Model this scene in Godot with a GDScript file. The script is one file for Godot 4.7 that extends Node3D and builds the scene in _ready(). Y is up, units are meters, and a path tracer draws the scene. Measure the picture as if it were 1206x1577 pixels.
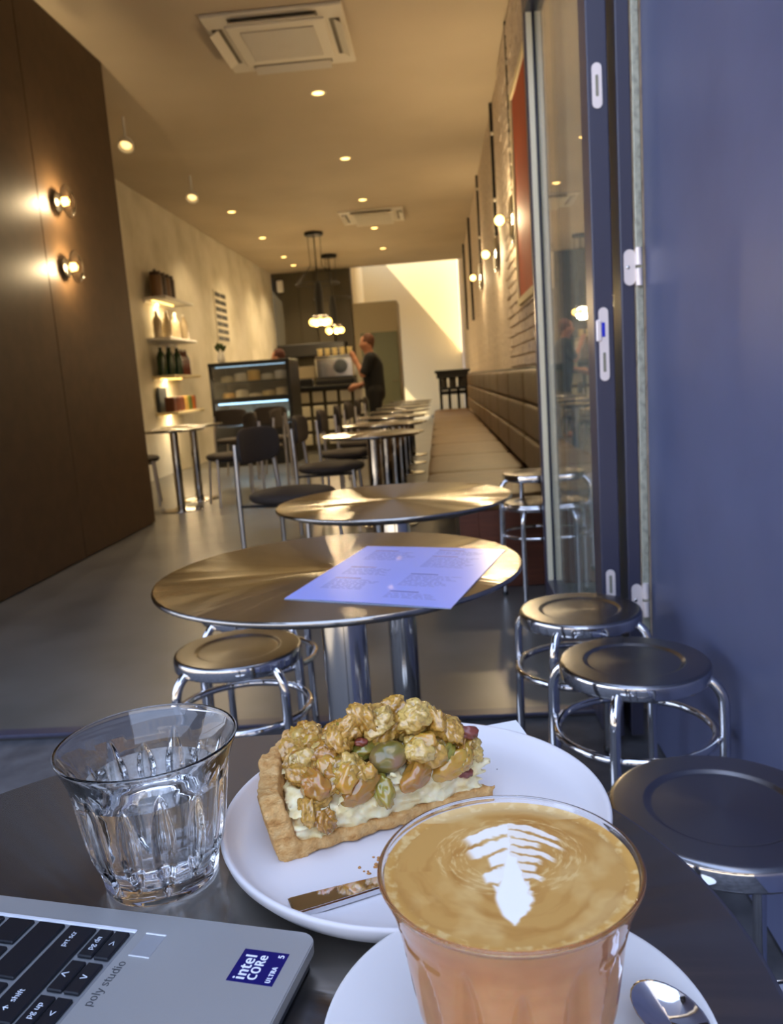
extends Node3D

# ---------------------------------------------------------------- mesh builder
class MB:
	var v := PackedVector3Array()
	var uv := PackedVector2Array()
	var col := PackedColorArray()
	var idx := PackedInt32Array()
	var seams := []
	var x := Transform3D.IDENTITY
	var tint := Color(1, 1, 1)
	var use_col := false

	func at(p: Vector3, b := Basis.IDENTITY) -> MB:
		x = Transform3D(b, p)
		return self

	func vert(p: Vector3, t := Vector2.ZERO) -> int:
		v.append(x * p)
		uv.append(t)
		col.append(tint)
		return v.size() - 1

	func tri(a: int, b: int, c: int) -> void:
		idx.append(a); idx.append(b); idx.append(c)

	func fix(from: int) -> void:
		# make a closed shell face outwards (front faces clockwise)
		var s := 0.0
		if from >= idx.size():
			return
		var o := v[idx[from]]
		for k in range(from, idx.size(), 3):
			s += (v[idx[k]] - o).dot((v[idx[k + 1]] - o).cross(v[idx[k + 2]] - o))
		if s > 0.0:
			for k in range(from, idx.size(), 3):
				var q := idx[k + 1]
				idx[k + 1] = idx[k + 2]
				idx[k + 2] = q

	func flat(a: Vector3, b: Vector3, c: Vector3, mid: Vector3) -> void:
		# flat triangle facing away from mid
		if (b - a).cross(c - a).dot((a + b + c) / 3.0 - mid) > 0.0:
			var q := b
			b = c
			c = q
		tri(vert(a, Vector2(a.x, a.z)), vert(b, Vector2(b.x, b.z)), vert(c, Vector2(c.x, c.z)))

	func box(c: Vector3, s: Vector3, bev := 0.0) -> MB:
		var h := s * 0.5
		var e: float = minf(bev, minf(h.x, minf(h.y, h.z)) * 0.95)
		if e <= 0.0:
			for ax in 3:
				var u := (ax + 1) % 3
				var w := (ax + 2) % 3
				for sg in [-1.0, 1.0]:
					var q := []
					for k in [[-1, -1], [1, -1], [1, 1], [-1, 1]]:
						var p := Vector3.ZERO
						p[ax] = h[ax] * sg
						p[u] = h[u] * k[0]
						p[w] = h[w] * k[1]
						q.append(c + p)
					flat(q[0], q[1], q[2], c)
					flat(q[0], q[2], q[3], c)
			return self
		for ax in 3:
			var u := (ax + 1) % 3
			var w := (ax + 2) % 3
			for sg in [-1.0, 1.0]:
				var q := []
				for k in [[-1, -1], [1, -1], [1, 1], [-1, 1]]:
					var p := Vector3.ZERO
					p[ax] = h[ax] * sg
					p[u] = (h[u] - e) * k[0]
					p[w] = (h[w] - e) * k[1]
					q.append(c + p)
				flat(q[0], q[1], q[2], c)
				flat(q[0], q[2], q[3], c)
			for k in [[-1, -1], [1, -1], [1, 1], [-1, 1]]:
				var q := []
				for t in [[-1, 0], [1, 0], [1, 1], [-1, 1]]:
					var p := Vector3.ZERO
					p[ax] = (h[ax] - e) * t[0]
					p[u] = (h[u] - (e if t[1] == 0 else 0.0)) * k[0]
					p[w] = (h[w] - (e if t[1] == 1 else 0.0)) * k[1]
					q.append(c + p)
				flat(q[0], q[1], q[2], c)
				flat(q[0], q[2], q[3], c)
		for sx in [-1.0, 1.0]:
			for sy in [-1.0, 1.0]:
				for sz in [-1.0, 1.0]:
					var g := Vector3(sx, sy, sz)
					flat(c + g * (h - Vector3(0, e, e)), c + g * (h - Vector3(e, 0, e)), c + g * (h - Vector3(e, e, 0)), c)
		return self

	func grid(rows: Array, wrap := false, closed := true, uvs := []) -> MB:
		# rows of equal length; wrap joins the last column with the first
		var from := idx.size()
		var n: int = rows[0].size()
		var base := v.size()
		for r in rows.size():
			for c in n:
				vert(rows[r][c], uvs[r][c] if uvs.size() else Vector2(float(c) / n, float(r) / rows.size()))
			if wrap:
				vert(rows[r][0], (uvs[r][n] if uvs.size() else Vector2(1.0, float(r) / rows.size())))
				seams.append([base + r * (n + 1), base + r * (n + 1) + n])
		var m := n + 1 if wrap else n
		for r in rows.size() - 1:
			for c in m - 1:
				var a := base + r * m + c
				tri(a, a + 1, a + m)
				tri(a + 1, a + m + 1, a + m)
		if closed:
			fix(from)
		return self

	func lathe(prof: Array, seg := 40, closed := true) -> MB:
		# prof: Vector2(radius, height)
		var rows := []
		var uvs := []
		for p in prof:
			var row := PackedVector3Array()
			var us := PackedVector2Array()
			for k in seg:
				var a := TAU * k / seg
				row.append(Vector3(p.x * cos(a), p.y, p.x * sin(a)))
				us.append(Vector2(float(k) / seg, p.x * 2.0 + p.y))
			us.append(Vector2(1.0, p.x * 2.0 + p.y))
			rows.append(row)
			uvs.append(us)
		return grid(rows, true, closed, uvs)

	func tube(pts: Array, r, seg := 10, loop := false) -> MB:
		var rows := []
		var n := pts.size()
		var nrm := Vector3.ZERO
		for i in n:
			var t: Vector3
			if loop:
				t = (pts[(i + 1) % n] - pts[(i + n - 1) % n]).normalized()
			else:
				t = (pts[mini(i + 1, n - 1)] - pts[maxi(i - 1, 0)]).normalized()
			if i == 0:
				nrm = t.cross(Vector3.UP if absf(t.y) < 0.9 else Vector3.RIGHT).normalized()
			else:
				nrm = (nrm - t * nrm.dot(t)).normalized()
			var bn := t.cross(nrm)
			var rr: float = r[i] if r is Array else r
			var row := PackedVector3Array()
			for k in seg:
				var a := TAU * k / seg
				row.append(pts[i] + (nrm * cos(a) + bn * sin(a)) * rr)
			rows.append(row)
		if loop:
			rows.append(rows[0])
		else:
			var a := PackedVector3Array()
			var b := PackedVector3Array()
			for k in seg:
				a.append(pts[0]); b.append(pts[n - 1])
			rows.push_front(rows[0].duplicate()); rows.push_front(a)
			rows.append(rows[rows.size() - 1].duplicate()); rows.append(b)
		return grid(rows, true)

	func prism(poly: PackedVector2Array, y0: float, y1: float) -> MB:
		# polygon in (x, z), extruded in y; flat shaded
		var t := Geometry2D.triangulate_polygon(poly)
		var from := idx.size()
		for k in range(0, t.size(), 3):
			var q := [poly[t[k]], poly[t[k + 1]], poly[t[k + 2]]]
			if (q[1] - q[0]).cross(q[2] - q[0]) < 0:
				q = [q[0], q[2], q[1]]
			tri(vert(Vector3(q[0].x, y1, q[0].y), q[0]), vert(Vector3(q[1].x, y1, q[1].y), q[1]), vert(Vector3(q[2].x, y1, q[2].y), q[2]))
			tri(vert(Vector3(q[0].x, y0, q[0].y), q[0]), vert(Vector3(q[2].x, y0, q[2].y), q[2]), vert(Vector3(q[1].x, y0, q[1].y), q[1]))
		var n := poly.size()
		var ar := 0.0
		for i in n:
			ar += poly[i].cross(poly[(i + 1) % n])
		for i in n:
			var p := poly[i]
			var q := poly[(i + 1) % n]
			if ar < 0:
				var w := p
				p = q
				q = w
			var a := vert(Vector3(p.x, y0, p.y), p)
			var b := vert(Vector3(q.x, y0, q.y), q)
			var c := vert(Vector3(q.x, y1, q.y), q)
			var d := vert(Vector3(p.x, y1, p.y), p)
			tri(a, b, c)
			tri(a, c, d)
		fix(from)
		return self

	func ball(c: Vector3, s: Vector3, seg := 16, rings := 10) -> MB:
		var rows := []
		for i in rings + 1:
			var a := PI * i / rings
			var row := PackedVector3Array()
			for k in seg:
				var b := TAU * k / seg
				row.append(c + Vector3(sin(a) * cos(b), cos(a), sin(a) * sin(b)) * s)
			rows.append(row)
		return grid(rows, true)

	func nets(lo: Vector3, hi: Vector3, cell: float, f: Callable) -> MB:
		# surface nets of the field f (negative inside)
		var nx := int(ceil((hi.x - lo.x) / cell)) + 1
		var ny := int(ceil((hi.y - lo.y) / cell)) + 1
		var nz := int(ceil((hi.z - lo.z) / cell)) + 1
		var d := PackedFloat32Array()
		d.resize(nx * ny * nz)
		var i := 0
		for z in nz:
			for y in ny:
				for xx in nx:
					d[i] = f.call(lo + Vector3(xx, y, z) * cell)
					i += 1
		var at_cell := {}
		var from := idx.size()
		var off := [0, 1, nx, nx + 1, nx * ny, nx * ny + 1, nx * ny + nx, nx * ny + nx + 1]
		var cor := [Vector3(0, 0, 0), Vector3(1, 0, 0), Vector3(0, 1, 0), Vector3(1, 1, 0), Vector3(0, 0, 1), Vector3(1, 0, 1), Vector3(0, 1, 1), Vector3(1, 1, 1)]
		var edges := [[0, 1], [2, 3], [4, 5], [6, 7], [0, 2], [1, 3], [4, 6], [5, 7], [0, 4], [1, 5], [2, 6], [3, 7]]
		for z in nz - 1:
			for y in ny - 1:
				for xx in nx - 1:
					var b := xx + nx * (y + ny * z)
					var neg := 0
					for k in 8:
						if d[b + off[k]] < 0.0:
							neg += 1
					if neg == 0 or neg == 8:
						continue
					var sum := Vector3.ZERO
					var n := 0
					for e in edges:
						var p: float = d[b + off[e[0]]]
						var q: float = d[b + off[e[1]]]
						if (p < 0.0) != (q < 0.0):
							sum += cor[e[0]].lerp(cor[e[1]], p / (p - q))
							n += 1
					at_cell[b] = vert(lo + (Vector3(xx, y, z) + sum / n) * cell)
		var st := [1, nx, nx * ny]
		for b in at_cell:
			for ax in 3:
				var p: float = d[b]
				var q: float = d[b + st[ax]]
				if (p < 0.0) == (q < 0.0):
					continue
				var u: int = st[(ax + 1) % 3]
				var w: int = st[(ax + 2) % 3]
				if not (at_cell.has(b - u) and at_cell.has(b - w) and at_cell.has(b - u - w)):
					continue
				var A: int = at_cell[b]
				var B: int = at_cell[b - u]
				var C: int = at_cell[b - u - w]
				var D: int = at_cell[b - w]
				if p < 0.0:
					tri(A, C, B); tri(A, D, C)
				else:
					tri(A, B, C); tri(A, C, D)
		fix(from)
		return self

	func mesh() -> ArrayMesh:
		var nr := PackedVector3Array()
		nr.resize(v.size())
		for k in range(0, idx.size(), 3):
			var a := idx[k]
			var b := idx[k + 1]
			var c := idx[k + 2]
			var n := (v[c] - v[a]).cross(v[b] - v[a])
			nr[a] += n
			nr[b] += n
			nr[c] += n
		for s in seams:
			var n: Vector3 = nr[s[0]] + nr[s[1]]
			nr[s[0]] = n
			nr[s[1]] = n
		for k in nr.size():
			nr[k] = nr[k].normalized() if nr[k].length_squared() > 0.0 else Vector3.UP
		var arr := []
		arr.resize(Mesh.ARRAY_MAX)
		arr[Mesh.ARRAY_VERTEX] = v
		arr[Mesh.ARRAY_NORMAL] = nr
		arr[Mesh.ARRAY_TEX_UV] = uv
		if use_col:
			arr[Mesh.ARRAY_COLOR] = col
		arr[Mesh.ARRAY_INDEX] = idx
		var m := ArrayMesh.new()
		m.add_surface_from_arrays(Mesh.PRIMITIVE_TRIANGLES, arr)
		return m

# ---------------------------------------------------------------- scene helpers
var taken := {}
var M := {}
var rng := RandomNumberGenerator.new()

func numbered(called: String) -> String:
	if not taken.has(called):
		taken[called] = 0
		return called
	taken[called] += 1
	return "%s_%03d" % [called, taken[called]]

func meta(o: Node, label := "", category := "", group := "", kind := "") -> void:
	if label != "": o.set_meta("label", label)
	if category != "": o.set_meta("category", category)
	if group != "": o.set_meta("group", group)
	if kind != "": o.set_meta("kind", kind)

func thing(called: String, label: String, category: String, pos := Vector3.ZERO, turn := 0.0, group := "") -> Node3D:
	var o := Node3D.new()
	o.name = numbered(called)
	add_child(o)
	o.position = pos
	o.rotation.y = turn
	meta(o, label, category, group)
	return o

func part(called: String, mb: MB, m: Material, parent: Node, label := "") -> MeshInstance3D:
	return part_mesh(called, mb.mesh(), m, parent, label)

func part_mesh(called: String, mesh: Mesh, m: Material, parent: Node, label := "") -> MeshInstance3D:
	var o := MeshInstance3D.new()
	o.name = called if parent != self else numbered(called)
	o.mesh = mesh
	o.material_override = m
	o.cast_shadow = GeometryInstance3D.SHADOW_CASTING_SETTING_ON
	parent.add_child(o, true)
	if label != "": o.set_meta("label", label)
	return o

func single(called: String, mb: MB, m: Material, label: String, category: String, group := "") -> MeshInstance3D:
	var o := part(called, mb, m, self)
	meta(o, label, category, group)
	return o

func struct(called: String, mb: MB, m: Material) -> MeshInstance3D:
	var o := part(called, mb, m, self)
	o.set_meta("kind", "structure")
	return o

func copy(o: Node3D, called: String, label: String, pos: Vector3, turn := 0.0) -> Node3D:
	var c: Node3D = o.duplicate()
	c.name = numbered(called)
	add_child(c)
	c.position = pos
	c.rotation.y = turn
	c.set_meta("label", label)
	return c

func mat(c: Color, rough := 0.6, metal := 0.0) -> StandardMaterial3D:
	var m := StandardMaterial3D.new()
	m.albedo_color = c
	m.roughness = rough
	m.metallic = metal
	return m

func noise_tex(seed_: int, freq: float, size := 512, ramp := [], octaves := 4, normal := false, strength := 4.0) -> NoiseTexture2D:
	var n := FastNoiseLite.new()
	n.seed = seed_
	n.noise_type = FastNoiseLite.TYPE_SIMPLEX_SMOOTH
	n.frequency = freq
	n.fractal_octaves = octaves
	var t := NoiseTexture2D.new()
	t.width = size
	t.height = size
	t.seamless = true
	t.noise = n
	if normal:
		t.as_normal_map = true
		t.bump_strength = strength
	elif ramp.size():
		var g := Gradient.new()
		g.offsets = PackedFloat32Array(range(ramp.size()).map(func(k): return float(k) / (ramp.size() - 1)))
		g.colors = PackedColorArray(ramp)
		t.color_ramp = g
	return t

func tri_mat(tex: Texture2D, scale: float, rough := 0.6, metal := 0.0, bump: Texture2D = null, depth := 0.2) -> StandardMaterial3D:
	var m := StandardMaterial3D.new()
	m.albedo_texture = tex
	m.roughness = rough
	m.metallic = metal
	m.uv1_triplanar = true
	m.uv1_world_triplanar = true
	m.uv1_scale = Vector3.ONE * scale
	if bump:
		m.normal_enabled = true
		m.normal_texture = bump
		m.normal_scale = depth
	return m

func glow(c: Color, e: float) -> StandardMaterial3D:
	var m := mat(c, 0.5)
	m.emission_enabled = true
	m.emission = c
	m.emission_energy_multiplier = e
	return m

func glass(c: Color, alpha: float, rough := 0.0) -> StandardMaterial3D:
	var m := mat(Color(c.r, c.g, c.b, alpha), rough)
	m.transparency = BaseMaterial3D.TRANSPARENCY_ALPHA
	return m

func solid_glass(c := Color(1, 1, 1), scale := 0.05) -> StandardMaterial3D:
	var m := mat(Color(c.r, c.g, c.b, 0.0), 0.0)
	m.transparency = BaseMaterial3D.TRANSPARENCY_ALPHA
	m.refraction_enabled = true
	m.refraction_scale = scale
	return m

func omni(p: Vector3, c: Color, e: float, size: float, called := "lamp_glow") -> void:
	var l := OmniLight3D.new()
	l.name = called
	l.light_color = c
	l.light_energy = e
	l.light_size = size
	l.omni_range = 30.0
	l.omni_attenuation = 2.0
	l.shadow_enabled = true
	l.position = p
	add_child(l, true)

func spot(p: Vector3, dir: Vector3, c: Color, e: float, size: float, angle: float, called := "spot_glow") -> void:
	var l := SpotLight3D.new()
	l.name = called
	l.light_color = c
	l.light_energy = e
	l.light_size = size
	l.spot_range = 30.0
	l.spot_attenuation = 2.0
	l.spot_angle = angle
	l.spot_angle_attenuation = 1.0
	l.shadow_enabled = true
	add_child(l, true)
	l.look_at_from_position(p, p + dir, Vector3.UP if absf(dir.normalized().y) < 0.95 else Vector3.FORWARD)

func area_lamp(called: String, p: Vector3, to: Vector3, c: Color, e: float, size: Vector2) -> void:
	var l := AreaLight3D.new()
	l.name = called
	l.light_color = c
	l.light_energy = e
	l.area_size = size
	l.area_range = 15.0
	l.area_attenuation = 2.0
	l.shadow_enabled = true
	add_child(l, true)
	l.look_at_from_position(p, to, Vector3.FORWARD)

func text(s: String, size: float, m: Material, parent: Node, x: Transform3D, called := "lettering", thick := 0.0002, serif := false, bold := false) -> MeshInstance3D:
	var f := SystemFont.new()
	f.font_names = PackedStringArray(["Droid Serif" if serif else "Droid Sans"])
	f.font_weight = 700 if bold else 400
	var t := TextMesh.new()
	t.text = s
	t.font = f
	t.font_size = 64
	t.pixel_size = 0.01
	var k := size / 0.64
	t.depth = thick / k
	t.curve_step = 2.0
	var o := part_mesh(called, t, m, parent)
	o.transform = Transform3D(x.basis.scaled_local(Vector3.ONE * k), x.origin)
	return o

const WARM := Color(1.0, 0.88, 0.68)
const EYE := 1.03
const CEIL := 3.55
const RIGHT := 0.66
const LEFT := -3.6

func _ready() -> void:
	rng.seed = 7
	stage()
	materials()
	build_shell()
	build_outside()
	build_doors()
	build_ceiling_fittings()
	build_right_wall_fittings()
	build_left_wall_fittings()
	build_banquette()
	build_tables()
	build_stools()
	build_chairs()
	build_counter()
	build_people()
	build_foreground()

func stage() -> void:
	var cam := Camera3D.new()
	cam.name = "camera"
	add_child(cam)
	var f_px := 1250.0
	var at := CameraAttributesPhysical.new()
	at.frustum_focal_length = 12.0 / (788.5 / f_px)
	at.exposure_aperture = 19.02 / 1.9
	at.frustum_focus_distance = 0.5
	at.frustum_near = 0.05
	at.frustum_far = 200.0
	cam.attributes = at
	cam.fov = rad_to_deg(2.0 * atan(788.5 / f_px))
	cam.near = 0.05
	cam.far = 200.0
	cam.position = Vector3(0, EYE, 0)
	cam.basis = Basis(Vector3.UP, deg_to_rad(3.9177)) * Basis(Vector3.RIGHT, deg_to_rad(-9.25)) * Basis(Vector3.BACK, deg_to_rad(-4.1))
	cam.current = true

	var e := Environment.new()
	e.background_mode = Environment.BG_SKY
	var sky := Sky.new()
	var sm := ProceduralSkyMaterial.new()
	sm.sky_top_color = Color(0.71, 0.79, 0.95)
	sm.sky_horizon_color = Color(0.90, 0.93, 1.0)
	sm.ground_bottom_color = Color(0.35, 0.34, 0.33)
	sm.ground_horizon_color = Color(0.55, 0.56, 0.60)
	sm.sky_energy_multiplier = 1.85
	sm.ground_energy_multiplier = 1.0
	sm.sun_angle_max = 1.0
	sky.sky_material = sm
	e.sky = sky
	e.tonemap_mode = Environment.TONE_MAPPER_LINEAR
	e.tonemap_exposure = 1.0
	e.sdfgi_enabled = true
	e.ssao_enabled = true
	e.ssil_enabled = true
	var we := WorldEnvironment.new()
	we.name = "world_environment"
	we.environment = e
	add_child(we)

	var sun := DirectionalLight3D.new()
	sun.name = "sun"
	sun.light_color = Color(1.0, 0.93, 0.80)
	sun.light_energy = 8.0
	sun.light_angular_distance = 0.6
	sun.shadow_enabled = true
	add_child(sun)
	sun.look_at_from_position(Vector3.ZERO, Vector3(0.782, -1.0, -0.16), Vector3.UP)

func materials() -> void:
	M.steel = mat(Color(0.78, 0.77, 0.75), 0.12, 1.0)
	M.post = mat(Color(0.82, 0.80, 0.77), 0.34, 0.9)
	M.chrome = mat(Color(0.86, 0.86, 0.87), 0.05, 1.0)
	M.brushed = mat(Color(0.64, 0.625, 0.60), 0.21, 1.0)
	M.brushed.anisotropy_enabled = true
	M.brushed.anisotropy = -1.0
	M.brushed.normal_enabled = true
	M.brushed.normal_texture = spun_normals()
	M.brushed.normal_scale = 0.35
	M.seat_steel = mat(Color(0.54, 0.54, 0.55), 0.27, 1.0)
	M.seat_steel.anisotropy_enabled = true
	M.seat_steel.anisotropy = -0.5
	M.plaster = tri_mat(noise_tex(3, 0.006, 512, [Color(0.72, 0.69, 0.60), Color(0.80, 0.77, 0.69), Color(0.84, 0.81, 0.74)]), 0.35, 0.85)
	M.ceiling = tri_mat(noise_tex(5, 0.004, 512, [Color(0.71, 0.65, 0.55), Color(0.76, 0.70, 0.60), Color(0.80, 0.74, 0.64)]), 0.16, 0.8)
	M.cream = mat(Color(0.93, 0.87, 0.70), 0.8)
	M.panel = tri_mat(noise_tex(9, 0.02, 512, [Color(0.27, 0.205, 0.14), Color(0.29, 0.22, 0.15), Color(0.31, 0.235, 0.16)]), 0.6, 0.55)
	M.panel.metallic_specular = 0.3
	M.floor = tri_mat(noise_tex(11, 0.008, 512, [Color(0.31, 0.305, 0.29), Color(0.36, 0.355, 0.34), Color(0.40, 0.395, 0.38)], 6), 0.45, 0.30)
	M.pavement = tri_mat(noise_tex(12, 0.02, 512, [Color(0.22, 0.22, 0.235), Color(0.30, 0.30, 0.315), Color(0.37, 0.37, 0.385)], 6), 0.7, 0.75)
	M.brick = tri_mat(noise_tex(14, 0.03, 512, [Color(0.55, 0.48, 0.42), Color(0.82, 0.75, 0.67), Color(0.84, 0.78, 0.70), Color(0.88, 0.82, 0.74)], 5), 0.9, 0.75, 0.0, noise_tex(15, 0.05, 512, [], 5, true, 6.0), 0.7)
	M.blue = tri_mat(noise_tex(16, 0.012, 512, [Color(0.335, 0.36, 0.48), Color(0.36, 0.385, 0.505), Color(0.375, 0.40, 0.52)], 5), 0.5, 0.42)
	M.frame = mat(Color(0.235, 0.235, 0.30), 0.34)
	M.galv = tri_mat(noise_tex(17, 0.05, 256, [Color(0.50, 0.50, 0.45), Color(0.68, 0.68, 0.60), Color(0.76, 0.76, 0.68)], 4), 3.0, 0.5, 0.35)
	M.zinc = mat(Color(0.95, 0.90, 0.87), 0.35, 0.25)
	M.black = mat(Color(0.025, 0.025, 0.027), 0.5)
	M.dark = mat(Color(0.06, 0.05, 0.045), 0.5)
	M.white = mat(Color(0.88, 0.87, 0.84), 0.45)
	M.ac = mat(Color(0.86, 0.83, 0.76), 0.5)
	M.ac_dark = mat(Color(0.40, 0.36, 0.29), 0.6)
	M.pane = glass(Color(0.80, 0.88, 0.82), 0.10)
	M.clear = glass(Color(0.95, 0.95, 0.9), 0.04)
	M.bulb = glow(Color(1.0, 0.78, 0.42), 10.0)
	M.down = glow(Color(1.0, 0.80, 0.45), 6.0)
	M.globe = glow(Color(1.0, 0.80, 0.42), 6.0)
	M.leather = tri_mat(noise_tex(20, 0.02, 256, [Color(0.32, 0.225, 0.09), Color(0.36, 0.255, 0.105), Color(0.39, 0.285, 0.12)]), 1.2, 0.5, 0.0, noise_tex(21, 0.09, 256, [], 3, true, 3.0), 0.25)
	M.wood = tri_mat(wood_tex(Color(0.26, 0.12, 0.06), Color(0.40, 0.20, 0.10)), 0.9, 0.45)
	M.fabric = tri_mat(noise_tex(23, 0.2, 256, [Color(0.20, 0.172, 0.148), Color(0.26, 0.225, 0.195)]), 4.0, 0.85)
	M.olive = mat(Color(0.24, 0.21, 0.13), 0.6)
	M.taupe = mat(Color(0.55, 0.50, 0.40), 0.8)
	M.greendoor = mat(Color(0.33, 0.34, 0.26), 0.6)
	M.orange = tri_mat(noise_tex(30, 0.01, 256, [Color(0.66, 0.25, 0.05), Color(0.72, 0.29, 0.07)]), 0.8, 0.7)
	M.ceramic = mat(Color(0.88, 0.87, 0.86), 0.22)
	M.ceramic.clearcoat_enabled = true
	M.ceramic.clearcoat = 0.4
	M.ceramic.clearcoat_roughness = 0.08
	M.plate = mat(Color(0.87, 0.85, 0.845), 0.42)
	M.glass = solid_glass()
	M.water = solid_glass(Color(1, 1, 1), 0.033)
	M.skin = mat(Color(0.72, 0.50, 0.38), 0.6)
	M.paper = mat(Color(0.92, 0.92, 0.93), 0.7)

func spun_normals() -> ImageTexture:
	# slight waviness round the spun tops: the surface leans a little one way and the other
	var im := Image.create(1024, 8, false, Image.FORMAT_RGB8)
	var n := FastNoiseLite.new()
	n.seed = 77
	n.frequency = 1.0
	n.fractal_octaves = 4
	for x in 1024:
		var a := TAU * x / 1024.0
		var t := n.get_noise_2d(cos(a) * 3.0, sin(a) * 3.0) * 0.16 + n.get_noise_2d(cos(a) * 14.0 + 50.0, sin(a) * 14.0) * 0.10
		for y in 8:
			im.set_pixel(x, y, Color(0.5 + 0.5 * t, 0.5, 1.0))
	return ImageTexture.create_from_image(im)

func wood_tex(a: Color, b: Color) -> ImageTexture:
	var im := Image.create(256, 256, false, Image.FORMAT_RGB8)
	var n := FastNoiseLite.new()
	n.seed = 4
	n.frequency = 0.02
	for y in 256:
		for x in 256:
			var t := n.get_noise_2d(x * 0.35, y * 6.0) * 0.5 + 0.5
			var k := n.get_noise_2d(x * 3.0 + 300, y * 20.0) * 0.15
			im.set_pixel(x, y, a.lerp(b, clampf(t + k, 0, 1)))
	return ImageTexture.create_from_image(im)

# ---------------------------------------------------------------- the room
func build_shell() -> void:
	struct("floor", MB.new().box(Vector3(-1.5, -0.1, -12.4), Vector3(4.8, 0.2, 20.1)), M.floor)
	struct("ceiling", MB.new().box(Vector3(-1.5, CEIL + 0.1, -10.5), Vector3(4.8, 0.2, 16.4)), M.ceiling)
	struct("wall_left", MB.new().box(Vector3(LEFT - 0.1, CEIL / 2, -12.55), Vector3(0.2, CEIL, 12.1)), M.plaster)
	# dark panelled block on the left, near the front
	var pb := struct("wall_left_panelled", MB.new().box(Vector3(-3.06, CEIL / 2, -4.42), Vector3(1.28, CEIL, 4.12)), M.panel)
	var edges := [-2.36, -3.80, -5.145, -6.49]
	for k in 3:
		var z0: float = edges[k]
		var z1: float = edges[k + 1]
		part("wall_panel", MB.new().box(Vector3(-2.409, CEIL / 2 + 0.004, (z0 + z1) / 2), Vector3(0.018, CEIL - 0.012, absf(z1 - z0) - 0.006), 0.002), M.panel, pb)
	# painted brick wall on the right
	var wr := struct("wall_right", MB.new().box(Vector3(RIGHT + 0.1, 2.4, -12.3), Vector3(0.2, 4.8, 19.9)), M.brick)
	var variants := []
	for k in 5:
		var h := 0.068 + 0.004 * (k % 3)
		variants.append(MB.new().box(Vector3.ZERO, Vector3(0.03, h, 0.214 + 0.006 * (k % 2)), 0.006).mesh())
	var count := 0
	for row in 30:
		for c in 10:
			var z := -5.05 - c * 0.232 - (0.116 if row % 2 else 0.0)
			var y := 1.10 + row * 0.082
			if y > 3.50:
				continue
			var o := part_mesh("brick", variants[rng.randi() % 5], M.brick, wr)
			o.position = Vector3(RIGHT - 0.004 - rng.randf() * 0.006, y, z)
			o.rotation = Vector3(rng.randf_range(-0.01, 0.01), rng.randf_range(-0.02, 0.02), 0)
			count += 1
	# far wall, light well and skylight
	struct("wall_back", MB.new().box(Vector3(-1.5, 2.4, -22.1), Vector3(4.8, 4.8, 0.2)), M.cream)
	struct("wall_back_left", MB.new().box(Vector3(-2.765, 2.35, -18.8), Vector3(1.87, 4.7, 0.2)), M.olive)
	struct("wall_well_left", MB.new().box(Vector3(-1.93, 3.785, -20.45), Vector3(0.2, 2.03, 3.1)), M.cream)
	struct("wall_well_front", MB.new().box(Vector3(-0.6, 4.225, -18.72), Vector3(2.86, 0.95, 0.04)), M.cream)
	struct("trim_skylight", MB.new().box(Vector3(-0.55, 4.72, -21.12), Vector3(2.5, 0.08, 0.05)), M.white)
	struct("roof_well", MB.new().box(Vector3(-2.9, 4.75, -20.4), Vector3(2.14, 0.1, 3.4)).box(Vector3(-0.55, 4.75, -19.9), Vector3(2.56, 0.1, 2.4)), M.cream)
	# low taupe enclosure with the grey-green door
	struct("wall_back_low", MB.new().box(Vector3(-1.345, 1.385, -19.3), Vector3(1.03, 2.77, 1.2)), M.taupe)
	var d := struct("door_1", MB.new().box(Vector3(-1.275, 1.05, -18.68), Vector3(0.83, 2.10, 0.05), 0.004), M.greendoor)
	part("door_handle", MB.new().tube([Vector3(-0.94, 1.0, -18.645), Vector3(-0.94, 1.0, -18.60), Vector3(-1.04, 1.0, -18.60)], 0.011, 8), M.steel, d)
	# cladding boards of the dark kitchen wall
	var kb := get_node("wall_back_left")
	for k in 3:
		part("wall_panel", MB.new().box(Vector3(-3.31 + k * 0.585, 2.35, -18.69), Vector3(0.57, 2.4, 0.02), 0.004), M.olive, kb)

func build_outside() -> void:
	struct("pavement", MB.new().box(Vector3(0, -0.11, -0.1), Vector3(60, 0.2, 4.5)), M.pavement)
	struct("street", MB.new().box(Vector3(0, -0.12, 11.1), Vector3(60, 0.2, 17.9)), tri_mat(noise_tex(13, 0.02, 512, [Color(0.56, 0.53, 0.48), Color(0.64, 0.61, 0.56), Color(0.70, 0.67, 0.62)], 6), 0.4, 0.85))
	struct("threshold_track", MB.new().box(Vector3(-0.95, 0.004, -2.36), Vector3(2.9, 0.012, 0.05), 0.003), M.frame)
	# shopfront above and beside the opening
	struct("wall_front", MB.new().box(Vector3(-2.0, 4.6, -2.50), Vector3(10.0, 4.1, 0.22)).box(Vector3(1.9, 1.3, -2.50), Vector3(2.4, 2.6, 0.22)).box(Vector3(-3.2, 1.3, -2.36), Vector3(1.6, 2.6, 0.05)), M.frame)
	struct("awning", MB.new().box(Vector3(-4.3, 5.5, 0.1), Vector3(4.8, 0.10, 5.2)), M.dark)
	# painted return wall at the right of the opening
	struct("wall_right_front", MB.new().box(Vector3(0.955, 1.55, -0.9), Vector3(0.84, 3.1, 2.5), 0.004), M.blue)
	# houses over the road
	var h := struct("house_front", MB.new().box(Vector3(0, 3.0, 21.5), Vector3(44, 6.0, 3.0)), mat(Color(0.72, 0.64, 0.52), 0.8))
	for k in 12:
		for r in 2:
			part("window_pane", MB.new().box(Vector3(-20 + k * 3.6, 1.6 + r * 2.6, 19.97), Vector3(1.4, 1.5, 0.08)), M.black, h)

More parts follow.
